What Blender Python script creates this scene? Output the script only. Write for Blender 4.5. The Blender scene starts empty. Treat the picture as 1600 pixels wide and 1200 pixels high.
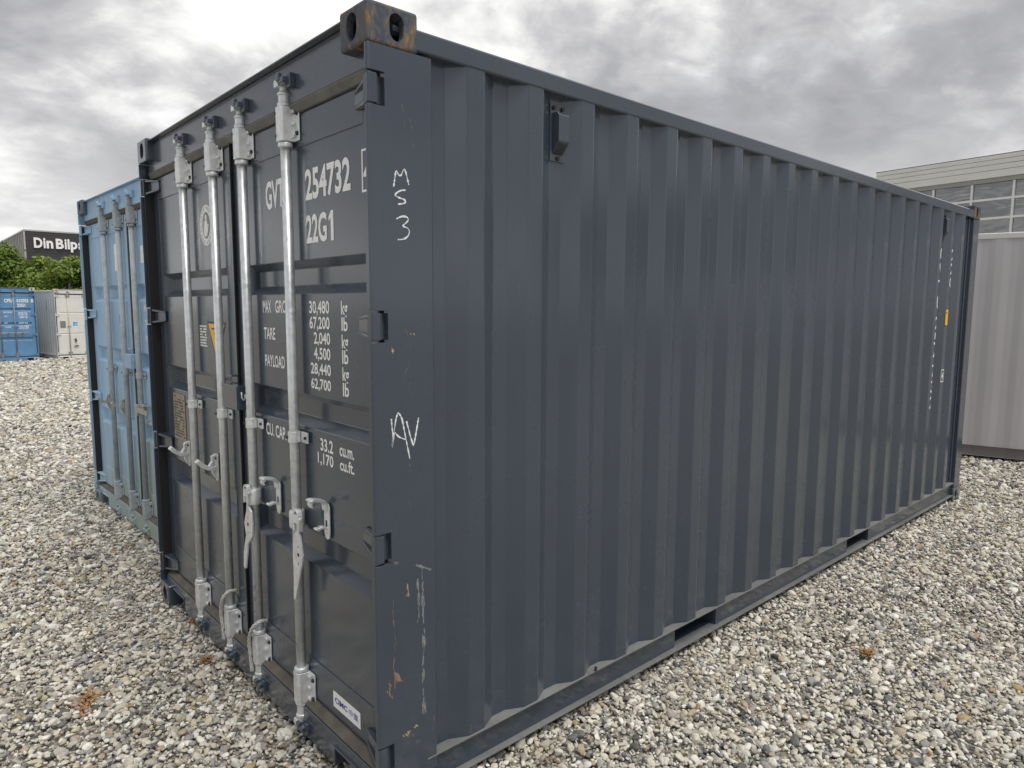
import bpy, bmesh, math, random
import numpy as np
from mathutils import Vector, Matrix, noise
PI = math.pi
sc = bpy.context.scene
col = sc.collection

# ---------------------------------------------------------------- camera
cam_d = bpy.data.cameras.new('camera')
cam = bpy.data.objects.new('camera', cam_d); col.objects.link(cam)
cam_d.sensor_width = 36.0
cam_d.lens = 36.0 * 1081.0 / 1600.0
cam_d.clip_start = 0.05; cam_d.clip_end = 3000
CAM = Vector((-1.08663, -1.83448, 1.71083))
R_ = Vector((0.742609, -0.669708, 0.004749)); U_ = Vector((0.071053, 0.085834, 0.993773)); F_ = Vector((0.665945, 0.737647, -0.111325))
M = Matrix(((R_.x, U_.x, -F_.x, CAM.x), (R_.y, U_.y, -F_.y, CAM.y), (R_.z, U_.z, -F_.z, CAM.z), (0, 0, 0, 1)))
cam.matrix_world = M
sc.camera = cam

# ---------------------------------------------------------------- light
SUN_DIR = Vector((0.0, -0.40, 0.92)).normalized()      # towards the sun
sun_d = bpy.data.lights.new('sun', 'SUN'); sun_d.energy = 1.5; sun_d.angle = math.radians(32); sun_d.color = (1.0, 0.96, 0.9)
sun = bpy.data.objects.new('sun', sun_d); col.objects.link(sun)
sun.rotation_euler = SUN_DIR.to_track_quat('Z', 'Y').to_euler()
w = bpy.data.worlds.new('World'); sc.world = w; w.use_nodes = True
nt = w.node_tree; nt.nodes.clear()
def N(nt, t, **k):
    n = nt.nodes.new(t)
    for a, b in k.items(): setattr(n, a, b)
    return n
def L(nt, a, b): nt.links.new(a, b)
def math_n(nt, op, a=None, b=None, clamp=False):
    n = N(nt, 'ShaderNodeMath', operation=op, use_clamp=clamp)
    for i, v in enumerate((a, b)):
        if v is None: continue
        if isinstance(v, (int, float)): n.inputs[i].default_value = v
        else: L(nt, v, n.inputs[i])
    return n.outputs[0]
def ramp(nt, fac, stops, interp='LINEAR'):
    n = N(nt, 'ShaderNodeValToRGB'); cr = n.color_ramp; cr.interpolation = interp
    while len(cr.elements) < len(stops): cr.elements.new(0.5)
    for e, (p, c) in zip(cr.elements, stops):
        e.position = p; e.color = (c, c, c, 1) if isinstance(c, (int, float)) else (*c, 1)
    if fac is not None: L(nt, fac, n.inputs[0])
    return n.outputs[0]
def mixc(nt, fac, a, b, blend='MIX'):
    n = N(nt, 'ShaderNodeMix', data_type='RGBA', blend_type=blend)
    for s, v in ((n.inputs[0], fac), (n.inputs[6], a), (n.inputs[7], b)):
        if isinstance(v, (int, float)): s.default_value = v
        elif isinstance(v, tuple): s.default_value = (*v, 1)
        else: L(nt, v, s)
    return n.outputs[2]
def noise_n(nt, vec, scale, detail=4, rough=0.55, dist=0.0, dims='3D'):
    n = N(nt, 'ShaderNodeTexNoise', noise_dimensions=dims)
    n.inputs['Scale'].default_value = scale; n.inputs['Detail'].default_value = detail
    n.inputs['Roughness'].default_value = rough; n.inputs['Distortion'].default_value = dist
    if vec is not None: L(nt, vec, n.inputs['Vector'])
    return n.outputs[0]
sky = N(nt, 'ShaderNodeTexSky', sky_type='NISHITA'); sky.sun_disc = False
sky.sun_elevation = math.asin(SUN_DIR.z); sky.sun_rotation = math.atan2(SUN_DIR.x, SUN_DIR.y)
bg1 = N(nt, 'ShaderNodeBackground'); bg1.inputs[1].default_value = 0.1; L(nt, sky.outputs[0], bg1.inputs[0])
tc = N(nt, 'ShaderNodeTexCoord'); sep = N(nt, 'ShaderNodeSeparateXYZ'); L(nt, tc.outputs['Generated'], sep.inputs[0])
zz = math_n(nt, 'ADD', math_n(nt, 'MAXIMUM', sep.outputs[2], 0.0), 0.34)
cmb = N(nt, 'ShaderNodeCombineXYZ')
L(nt, math_n(nt, 'DIVIDE', sep.outputs[0], zz), cmb.inputs[0]); L(nt, math_n(nt, 'DIVIDE', sep.outputs[1], zz), cmb.inputs[1])
mp = N(nt, 'ShaderNodeMapping'); mp.inputs['Location'].default_value = (5.3, 1.9, 0); mp.inputs['Rotation'].default_value = (0, 0, math.radians(35)); mp.inputs['Scale'].default_value = (1.0, 1.15, 1)
L(nt, cmb.outputs[0], mp.inputs[0])
n1 = noise_n(nt, mp.outputs[0], 0.78, 9, 0.52, 0.35)
n2 = noise_n(nt, mp.outputs[0], 2.6, 8, 0.56, 0.3)
n3 = noise_n(nt, mp.outputs[0], 7.0, 6, 0.6, 0.6)
dens = math_n(nt, 'ADD', math_n(nt, 'MULTIPLY', n1, 0.66), math_n(nt, 'ADD', math_n(nt, 'MULTIPLY', n2, 0.36), math_n(nt, 'MULTIPLY', math_n(nt, 'SUBTRACT', n3, 0.5), 0.13)))
cloud = ramp(nt, dens, [(0.38, (0.74, 0.74, 0.71)), (0.44, (0.54, 0.54, 0.53)), (0.485, (0.36, 0.36, 0.367)), (0.535, (0.26, 0.261, 0.275)), (0.62, (0.185, 0.186, 0.202))])
low = ramp(nt, sep.outputs[2], [(0.02, 0.62), (0.26, 0.0)])      # brighter, thinner cloud towards the horizon all round
cloud = mixc(nt, low, cloud, (0.58, 0.58, 0.57))
bg2 = N(nt, 'ShaderNodeBackground'); bg2.inputs[1].default_value = 1.0; L(nt, cloud, bg2.inputs[0])
cover = ramp(nt, n2, [(0.3, 0.93), (0.45, 1.0)])
mx = N(nt, 'ShaderNodeMixShader'); L(nt, cover, mx.inputs[0]); L(nt, bg1.outputs[0], mx.inputs[1]); L(nt, bg2.outputs[0], mx.inputs[2])
out = N(nt, 'ShaderNodeOutputWorld'); L(nt, mx.outputs[0], out.inputs[0])
sc.view_settings.view_transform = 'Standard'; sc.view_settings.look = 'None'
sc.view_settings.exposure = 0.82; sc.view_settings.gamma = 1.0; sc.view_settings.use_curve_mapping = False
sc.render.engine = 'CYCLES'
sc.cycles.max_bounces = 6; sc.cycles.use_denoising = True

# ---------------------------------------------------------------- helpers
class MB:
    def __init__(s): s.v = []; s.f = []; s.sm = []; s.mi = []
    def add(s, vs, fs, smooth=False, mi=0):
        o = len(s.v); s.v += [tuple(v) for v in vs]
        for f in fs: s.f.append(tuple(i + o for i in f)); s.sm.append(smooth); s.mi.append(mi)
        return s
    def box(s, x0, x1, y0, y1, z0, z1, mi=0):
        vs = [(x, y, z) for x in (x0, x1) for y in (y0, y1) for z in (z0, z1)]
        return s.add(vs, [(0, 1, 3, 2), (4, 6, 7, 5), (0, 4, 5, 1), (2, 3, 7, 6), (0, 2, 6, 4), (1, 5, 7, 3)], mi=mi)
    def prism(s, poly, ax, a, b, smooth=False, mi=0):
        """poly: 2-D points in the two axes other than ax (in xyz order), extruded from a to b"""
        def p3(p, t): q = list(p); q.insert(ax, t); return tuple(q)
        n = len(poly)
        area = sum(poly[i][0] * poly[(i + 1) % n][1] - poly[(i + 1) % n][0] * poly[i][1] for i in range(n))
        if (area < 0) != (ax == 1): poly = poly[::-1]
        if a > b: a, b = b, a
        vs = [p3(p, a) for p in poly] + [p3(p, b) for p in poly]
        s.add(vs, [tuple(range(n))[::-1], tuple(range(n, 2 * n))], mi=mi)
        o = len(s.v) - 2 * n
        for i in range(n):
            j = (i + 1) % n
            s.f.append((o + i, o + j, o + n + j, o + n + i)); s.sm.append(smooth); s.mi.append(mi)
        return s
    def lathe(s, c, prof, n=16, ax=2, mi=0, caps=True):
        """prof: (radius, height) along ax through centre c (the two other coordinates)"""
        vs = []
        for r, h in prof:
            for k in range(n):
                a = 2 * PI * k / n; q = [c[0] + r * math.cos(a), c[1] + r * math.sin(a)]; q.insert(ax, h); vs.append(tuple(q))
        fs = []
        for i in range(len(prof) - 1):
            for k in range(n):
                j = (k + 1) % n
                f = (i * n + k, i * n + j, (i + 1) * n + j, (i + 1) * n + k)
                fs.append(f if ax != 1 else f[::-1])
        s.add(vs, fs, True, mi)
        if caps:
            o = len(s.v) - len(vs); m = len(prof) - 1
            c0 = tuple(o + k for k in range(n))[::-1]; c1 = tuple(o + m * n + k for k in range(n))
            if ax == 1: c0, c1 = c0[::-1], c1[::-1]
            s.f += [c0, c1]; s.sm += [False, False]; s.mi += [mi, mi]
        return s
    def cyl(s, c, r, h0, h1, n=16, ax=2, mi=0): return s.lathe(c, [(r, h0), (r, h1)], n, ax, mi)
    def tube(s, path, r, n=8, mi=0):
        P = [Vector(p) for p in path]; rings = []
        up = None
        for i, p in enumerate(P):
            d = (P[min(i + 1, len(P) - 1)] - P[max(i - 1, 0)]).normalized()
            if up is None: up = d.orthogonal().normalized()
            up = (up - d * up.dot(d)).normalized(); sd = d.cross(up)
            rr = r[i] if isinstance(r, (list, tuple)) else r
            rings.append([p + (up * math.cos(2 * PI * k / n) + sd * math.sin(2 * PI * k / n)) * rr for k in range(n)])
        vs = [v for q in rings for v in q]; fs = []
        for i in range(len(P) - 1):
            for k in range(n):
                j = (k + 1) % n; fs.append((i * n + k, i * n + j, (i + 1) * n + j, (i + 1) * n + k))
        s.add(vs, fs, True, mi)
        o = len(s.v) - len(vs); m = len(P) - 1
        s.f += [tuple(o + k for k in range(n))[::-1], tuple(o + m * n + k for k in range(n))]; s.sm += [False] * 2; s.mi += [mi] * 2
        return s
    def band(s, path, thick, ax, a, b, mi=0):
        """a bent flat strip: 2-D centre line in the axes other than ax, given thickness, extruded a..b"""
        P = [Vector(p) for p in path]; l = []; r = []
        for i, p in enumerate(P):
            d = (P[min(i + 1, len(P) - 1)] - P[max(i - 1, 0)]).normalized(); nn = Vector((-d.y, d.x)) * thick / 2
            l.append(tuple(p + nn)); r.append(tuple(p - nn))
        return s.prism(l + r[::-1], ax, a, b, mi=mi)
    def mirror_y(s, W):
        s.v = [(x, W - y, z) for x, y, z in s.v]; s.f = [f[::-1] for f in s.f]; return s
    def shift(s, dx=0, dy=0, dz=0):
        s.v = [(x + dx, y + dy, z + dz) for x, y, z in s.v]; return s
    def mesh(s, name, mats):
        me = bpy.data.meshes.new(name); me.from_pydata(s.v, [], s.f)
        me.polygons.foreach_set('use_smooth', s.sm)
        for m in (mats if isinstance(mats, (list, tuple)) else [mats]): me.materials.append(m)
        if any(s.mi): me.polygons.foreach_set('material_index', s.mi)
        me.update(); return me
    def build(s, name, mats, parent=None, bevel=0.0, seg=2, **tags):
        return link(name, s.mesh(name, mats), parent, bevel, seg, **tags)
def link(name, me, parent=None, bevel=0.0, seg=2, **tags):
    o = bpy.data.objects.new(name, me); col.objects.link(o)
    if parent is not None: o.parent = parent
    if bevel:
        m = o.modifiers.new('edges', 'BEVEL'); m.width = bevel; m.segments = seg; m.limit_method = 'ANGLE'; m.angle_limit = math.radians(38)
        m.harden_normals = True
    for k, v in tags.items(): o[k] = v
    return o
def thing(name, label, cat, loc=(0, 0, 0), rz=0.0, group=None):
    o = bpy.data.objects.new(name, None); col.objects.link(o); o.empty_display_size = 0.2
    o.location = loc; o.rotation_euler = (0, 0, rz); o['label'] = label; o['category'] = cat
    if group: o['group'] = group
    return o
def boolean(base, cutters, name, bev=0.0):
    """base, cutters: MB; the evaluated difference as a mesh"""
    tmp = bpy.data.objects.new('t', base.mesh('t', [])); col.objects.link(tmp); objs = [tmp]
    if bev:
        m = tmp.modifiers.new('b', 'BEVEL'); m.width = bev; m.segments = 3
    for c in cutters:
        k = bpy.data.objects.new('t', c.mesh('t', [])); col.objects.link(k); objs.append(k)
        m = tmp.modifiers.new('d', 'BOOLEAN'); m.operation = 'DIFFERENCE'; m.solver = 'EXACT'; m.object = k
    dg = bpy.context.evaluated_depsgraph_get(); dg.update()
    me = bpy.data.meshes.new_from_object(tmp.evaluated_get(dg), depsgraph=dg); me.name = name
    for o in objs: bpy.data.objects.remove(o)
    me.materials.clear(); return me
_tcache = {}
def text_polys(txt, bold=0.0):
    """flat outline mesh of a text, scaled to the unit square"""
    if (txt, bold) in _tcache: return _tcache[(txt, bold)]
    cu = bpy.data.curves.new('t', 'FONT'); cu.body = txt; cu.resolution_u = 3; cu.offset = bold
    o = bpy.data.objects.new('t', cu); col.objects.link(o)
    dg = bpy.context.evaluated_depsgraph_get(); dg.update()
    me = bpy.data.meshes.new_from_object(o.evaluated_get(dg), depsgraph=dg)
    V = np.array([v.co[:2] for v in me.vertices]); Fc = [tuple(p.vertices) for p in me.polygons]
    bpy.data.objects.remove(o); bpy.data.meshes.remove(me)
    if len(V) == 0: return V, Fc
    lo, hi = V.min(0), V.max(0); V = (V - lo) / np.maximum(hi - lo, 1e-6)
    _tcache[(txt, bold)] = (V, Fc); return V, Fc
def text_on_door(mb, txt, x, yl, yr, z0, z1, bold=0.018):
    V, Fc = text_polys(txt, bold)
    mb.add([(x, yl + (yr - yl) * a, z0 + (z1 - z0) * b) for a, b in V], Fc)
def mat(name):
    m = bpy.data.materials.new(name); m.use_nodes = True; t = m.node_tree; t.nodes.clear()
    o = N(t, 'ShaderNodeOutputMaterial'); p = N(t, 'ShaderNodeBsdfPrincipled'); L(t, p.outputs[0], o.inputs[0])
    return m, t, p
def setb(t, p, base=None, rough=None, metal=None, spec=None):
    for k, v in (('Base Color', base), ('Roughness', rough), ('Metallic', metal), ('Specular IOR Level', spec)):
        if v is None: continue
        if isinstance(v, (int, float)): p.inputs[k].default_value = v
        elif isinstance(v, tuple): p.inputs[k].default_value = (*v, 1)
        else: L(t, v, p.inputs[k])
def bump(t, p, h, strength, dist=0.002, prev=None):
    b = N(t, 'ShaderNodeBump'); b.inputs['Strength'].default_value = strength; b.inputs['Distance'].default_value = dist
    L(t, h, b.inputs['Height']); L(t, b.outputs[0], p.inputs['Normal'])
def objco(t): return N(t, 'ShaderNodeTexCoord').outputs['Object']
def scaled(t, v, s):
    m = N(t, 'ShaderNodeMapping'); m.inputs['Scale'].default_value = s; L(t, v, m.inputs[0]); return m.outputs[0]
def paint(name, c, rough=0.42, var=0.16, dirt=None, dirt_amt=0.0, algae=0.0, waves=0.0, spec=0.5, coat=0.0, peel=1.0):
    m, t, p = mat(name); v = objco(t)
    a = noise_n(t, v, 2.2, 5, 0.6); b = noise_n(t, scaled(t, v, (9, 9, 0.5)), 2.0, 4, 0.6); fine = noise_n(t, v, 60, 3, 0.6)
    lo = tuple(x * (1 - var) for x in c); hi = tuple(min(1, x * (1 + var)) for x in c)
    base = mixc(t, ramp(t, a, [(0.3, 0.0), (0.7, 1.0)]), lo, hi)
    if dirt:
        f = math_n(t, 'MULTIPLY', ramp(t, b, [(0.48, 0.0), (0.72, 1.0)]), ramp(t, fine, [(0.35, 0.3), (0.65, 1.0)]))
        base = mixc(t, math_n(t, 'MULTIPLY', f, dirt_amt), base, dirt)
    if algae:
        sx = N(t, 'ShaderNodeSeparateXYZ'); L(t, v, sx.inputs[0])
        g = math_n(t, 'ADD', math_n(t, 'MULTIPLY', sx.outputs[2], -0.42), math_n(t, 'ADD', b, 0.22))
        g = math_n(t, 'ADD', g, math_n(t, 'MULTIPLY', sx.outputs[1], -0.13))
        base = mixc(t, math_n(t, 'MULTIPLY', ramp(t, g, [(0.12, 0.0), (0.5, 1.0)]), algae), base, (0.30, 0.33, 0.22))
    setb(t, p, base, ramp(t, math_n(t, 'ADD', math_n(t, 'MULTIPLY', a, 1.0 if coat else 0.6), math_n(t, 'MULTIPLY', fine, 0.0 if coat else 0.4)), [(0.3, rough - 0.05), (0.7, rough + 0.06)]), None, spec)
    if coat: p.inputs['Coat Weight'].default_value = coat; p.inputs['Coat Roughness'].default_value = 0.13; p.inputs['Coat IOR'].default_value = 1.55
    h = noise_n(t, v, 220 if peel == 1.0 else 70, 2, 0.5)
    if peel != 1.0: h = math_n(t, 'MULTIPLY', h, peel)
    if waves:
        h2 = noise_n(t, v, 9.0, 2, 0.5); h = math_n(t, 'ADD', math_n(t, 'MULTIPLY', h2, waves), h)
    bump(t, p, h, 0.10, 0.0005)
    return m
def galv(name, c=(0.68, 0.71, 0.725), rough=0.34, metal=0.6, rust=0.0):
    m, t, p = mat(name); v = objco(t)
    vo = N(t, 'ShaderNodeTexVoronoi'); vo.inputs['Scale'].default_value = 55; L(t, v, vo.inputs['Vector'])
    hsv = N(t, 'ShaderNodeSeparateXYZ'); L(t, vo.outputs['Color'], hsv.inputs[0])
    a = noise_n(t, scaled(t, v, (1, 1, 0.12)), 14, 4, 0.55)
    f = math_n(t, 'ADD', math_n(t, 'MULTIPLY', hsv.outputs[0], 0.35), math_n(t, 'MULTIPLY', a, 0.65))
    base = mixc(t, ramp(t, f, [(0.25, 0.0), (0.7, 1.0)]), tuple(x * 0.86 for x in c), tuple(min(1, x * 1.10) for x in c))
    sp = noise_n(t, v, 70, 3, 0.7)
    base = mixc(t, ramp(t, sp, [(0.70, 0.0), (0.76, 0.5)]), base, (0.14, 0.14, 0.14))
    if rust:
        r = noise_n(t, v, 9, 5, 0.65)
        base = mixc(t, math_n(t, 'MULTIPLY', ramp(t, r, [(0.52, 0.0), (0.66, 1.0)]), rust), base, (0.22, 0.13, 0.07))
    setb(t, p, base, ramp(t, f, [(0.2, rough - 0.1), (0.8, rough + 0.14)]), metal)
    bump(t, p, a, 0.15, 0.002); return m
def plain(name, c, rough=0.6, metal=0.0, var=0.1, scale=20, bumps=0.1):
    m, t, p = mat(name); v = objco(t); a = noise_n(t, v, scale, 4, 0.6)
    setb(t, p, mixc(t, ramp(t, a, [(0.3, 0.0), (0.7, 1.0)]), tuple(x * (1 - var) for x in c), tuple(min(1, x * (1 + var)) for x in c)), rough, metal)
    if bumps: bump(t, p, a, bumps, 0.003)
    return m
def worn_casting(name, c):
    m, t, p = mat(name); v = objco(t)
    g = N(t, 'ShaderNodeNewGeometry')
    a = noise_n(t, scaled(t, v, (1, 1, 0.45)), 26, 6, 0.7, 0.6); b = noise_n(t, v, 9, 4, 0.6); k = noise_n(t, scaled(t, v, (1.5, 1.5, .4)), 40, 3, .7)
    edge = ramp(t, g.outputs['Pointiness'], [(0.5, 0.0), (0.56, 0.22)])
    f = math_n(t, 'ADD', math_n(t, 'ADD', math_n(t, 'MULTIPLY', a, 0.8), math_n(t, 'MULTIPLY', b, 0.35)), edge)
    base = mixc(t, ramp(t, f, [(0.70, 0.0), (0.76, 0.6)]), c, (0.12, 0.115, 0.11))
    rustc = mixc(t, ramp(t, k, [(0.4, 0.0), (0.62, 1.0)]), (0.17, 0.08, 0.04), (0.36, 0.24, 0.09))
    base = mixc(t, ramp(t, f, [(0.785, 0.0), (0.85, 0.8)]), base, rustc)
    setb(t, p, base, ramp(t, f, [(0.6, 0.45), (0.85, 0.85)])); bump(t, p, a, 0.3, 0.002); return m

MAT = {}
DARK = (0.044, 0.059, 0.083)
MAT['dark'] = paint('anthracite_paint', DARK, 0.26, 0.05, (0.10, 0.105, 0.11), 0.05, waves=1.2, spec=0.40, coat=0.7, peel=0.02)
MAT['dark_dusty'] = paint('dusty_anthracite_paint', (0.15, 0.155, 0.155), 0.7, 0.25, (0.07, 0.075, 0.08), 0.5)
MAT['dark_cast'] = worn_casting('worn_anthracite_casting', DARK)
MAT['galv'] = galv('galvanised_steel')
MAT['galv_grime'] = galv('weathered_galvanised_steel', (0.40, 0.40, 0.37), 0.55, 0.3, 0.35)
MAT['zinc'] = galv('bright_zinc', (0.74, 0.76, 0.77), 0.36, 0.45)
MAT['rubber'] = plain('black_rubber', (0.012, 0.012, 0.013), 0.6)
MAT['dusty_rubber'] = plain('dusty_rubber', (0.10, 0.09, 0.075), 0.8, 0, 0.3, 14)
MAT['pale_rubber'] = plain('pale_grey_rubber', (0.15, 0.147, 0.138), 0.8, 0, 0.2, 14)  # paler grey rubber tone for the header gasket
MAT['void'] = plain('dark_steel', (0.03, 0.03, 0.032), 0.7)  # dark tone of bolts and plates; also paints shade in holes and slots
MAT['white'] = plain('white_lettering', (0.88, 0.89, 0.89), 0.5, 0, 0.05, 60, 0)
MAT['sticker_white'] = plain('white_vinyl', (0.88, 0.88, 0.88), 0.35, 0, 0.02, 30, 0)
MAT['ink_blue'] = plain('blue_ink', (0.02, 0.03, 0.30), 0.4, 0, 0.05, 30, 0)
MAT['ink_dark'] = plain('dark_ink', (0.04, 0.04, 0.04), 0.5, 0, 0.05, 30, 0)
MAT['yellow'] = plain('yellow_vinyl', (0.90, 0.50, 0.02), 0.4, 0, 0.05, 30, 0)
MAT['plate'] = plain('approval_plate_metal', (0.34, 0.29, 0.22), 0.45, 0.3, 0.25, 30, 0.1)
MAT['seal_grey'] = plain('seal_grey', (0.24, 0.23, 0.22), 0.5, 0, 0.2, 80, 0)
MAT['chalk'] = plain('chalk', (0.74, 0.77, 0.80), 0.9, 0, 0.2, 160, 0)
MAT['scuff'] = plain('paint_scuff', (0.22, 0.23, 0.245), 0.8, 0, 0.4, 160, 0)
MAT['scuff_rust'] = plain('rust_scuff', (0.26, 0.17, 0.12), 0.9, 0, 0.4, 90, 0)
MAT['scuff_yellow'] = plain('yellow_scuff', (0.38, 0.34, 0.16), 0.9, 0, 0.4, 90, 0)
MAT['rope'] = plain('grey_rope_fibre', (0.52, 0.52, 0.50), 0.9, 0, 0.2, 90, 0.3)
BLUE = (0.33, 0.51, 0.71)
MAT['blue'] = paint('faded_blue_paint', BLUE, 0.55, 0.14, (0.30, 0.36, 0.38), 0.5, algae=0.75)
MAT['blue_cast'] = paint('dark_blue_grey_paint', (0.10, 0.14, 0.19), 0.6, 0.3, (0.30, 0.29, 0.22), 0.5, algae=0.3)
MAT['blue_galv'] = galv('dull_grey_bar', (0.38, 0.43, 0.46), 0.6, 0.12, 0.3)
MAT['blue2'] = paint('mid_blue_paint', (0.12, 0.28, 0.49), 0.5, 0.15, (0.24, 0.24, 0.24), 0.4)
MAT['blue2_bar'] = galv('painted_blue_grey_bar', (0.26, 0.29, 0.33), 0.6, 0.1, 0.5)
MAT['offwhite'] = paint('off_white_paint', (0.76, 0.755, 0.72), 0.5, 0.04, (0.36, 0.30, 0.22), 0.15)
MAT['cream'] = paint('cream_paint', (0.60, 0.58, 0.47), 0.5, 0.1, (0.36, 0.25, 0.15), 0.35)
MAT['pale'] = paint('pale_grey_paint', (0.47, 0.455, 0.475), 0.5, 0.03, (0.40, 0.385, 0.39), 0.25)
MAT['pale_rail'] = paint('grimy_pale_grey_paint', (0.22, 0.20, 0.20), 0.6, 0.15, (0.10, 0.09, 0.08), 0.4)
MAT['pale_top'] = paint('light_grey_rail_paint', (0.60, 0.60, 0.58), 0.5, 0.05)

# ---------------------------------------------------------------- container
Lc, Wc, Hc = 6.058, 2.438, 2.591
def slot(ax, c, w, h, a, b, n=8):
    """oval hole cutter: 2-D centre c, width w and height h in the plane across ax"""
    r = min(w, h) / 2; pts = []
    if h >= w:
        for k in range(n + 1): a_ = PI * k / n; pts.append((c[0] + r * math.cos(a_), c[1] + (h / 2 - r) + r * math.sin(a_)))
        for k in range(n + 1): a_ = PI + PI * k / n; pts.append((c[0] + r * math.cos(a_), c[1] - (h / 2 - r) + r * math.sin(a_)))
    else:
        for k in range(n + 1): a_ = -PI / 2 + PI * k / n; pts.append((c[0] + (w / 2 - r) + r * math.cos(a_), c[1] + r * math.sin(a_)))
        for k in range(n + 1): a_ = PI / 2 + PI * k / n; pts.append((c[0] - (w / 2 - r) + r * math.cos(a_), c[1] + r * math.sin(a_)))
    return MB().prism(pts, ax, a, b)
_cast = boolean(MB().box(0, .178, 0, .162, 0, .118),
                [MB().box(.026, .152, .026, .136, .012, .09), slot(0, (.089, .059), .062, .082, -.05, .06),
                 slot(1, (.1015, .059), .05, .080, -.05, .06), slot(2, (.1015, .089), .12, .062, .05, .2)], 'corner_casting', 0.010)
CV = np.array([v.co[:] for v in _cast.vertices]); CF = [tuple(p.vertices) for p in _cast.polygons]
def casting_mesh(far, left, top, m):
    V = CV.copy(); fl = False
    if not top: V[:, 2] = .118 - V[:, 2]; fl = not fl
    if far: V[:, 0] = Lc - V[:, 0]; fl = not fl
    if left: V[:, 1] = Wc - V[:, 1]; fl = not fl
    if top: V[:, 2] += Hc - .118
    me = bpy.data.meshes.new('corner_casting'); me.from_pydata(V.tolist(), [], [f[::-1] if fl else f for f in CF]); me.materials.append(m); return me
HINGE_Z = [(2.305, 2.39), (1.605, 1.69), (0.90, 0.99), (0.18, 0.275)]
_pp = [(0, .018), (0, .011), (.003, .0045), (.010, .002), (.226, .002), (.231, .006), (.231, .036), (.062, .036), (.056, .018)]
_post = boolean(MB().prism(_pp, 2, .119, 2.472), [MB().box(-.02, .058, -.02, .06, a - .006, b + .006) for a, b in HINGE_Z], 'corner_post')
PV = np.array([v.co[:] for v in _post.vertices]); PF = [tuple(p.vertices) for p in _post.polygons]
PER = 0.2748
def corr_pts(y_out=.006, y_in=.042, inset=0.0):
    """(x, y) outline of the corrugated side"""
    P = [(.20, y_in)]
    k = 0
    while True:
        r = .720 + PER * (k - 1)              # right edge of an outer flat
        if r + .07 > 5.85: break
        P += [(r - .141, y_in), (r - .072, y_out), (r, y_out), (r + .068, y_in)]; k += 1
    P.append((5.93, y_in)); return P
def soften(P, d=.003):
    Q = [P[0]]
    for i in range(1, len(P) - 1):
        p, a, b = Vector(P[i]), Vector(P[i - 1]), Vector(P[i + 1])
        Q += [tuple(p + (a - p).normalized() * d), tuple(p + (b - p).normalized() * d)]
    return Q + [P[-1]]
def side_y(x):
    P = corr_pts()
    return float(np.interp(x, [p[0] for p in P], [p[1] for p in P]))
BAR_Y = [1.219 - .585, 1.219 - .170, 1.219 + .170, 1.219 + .585]
BX, BR = .033, .0188
DX = .060                                   # outer plane of the doors
BANDS = [(1.878, 1.751), (1.383, 1.255), (0.862, 0.727)]

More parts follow.
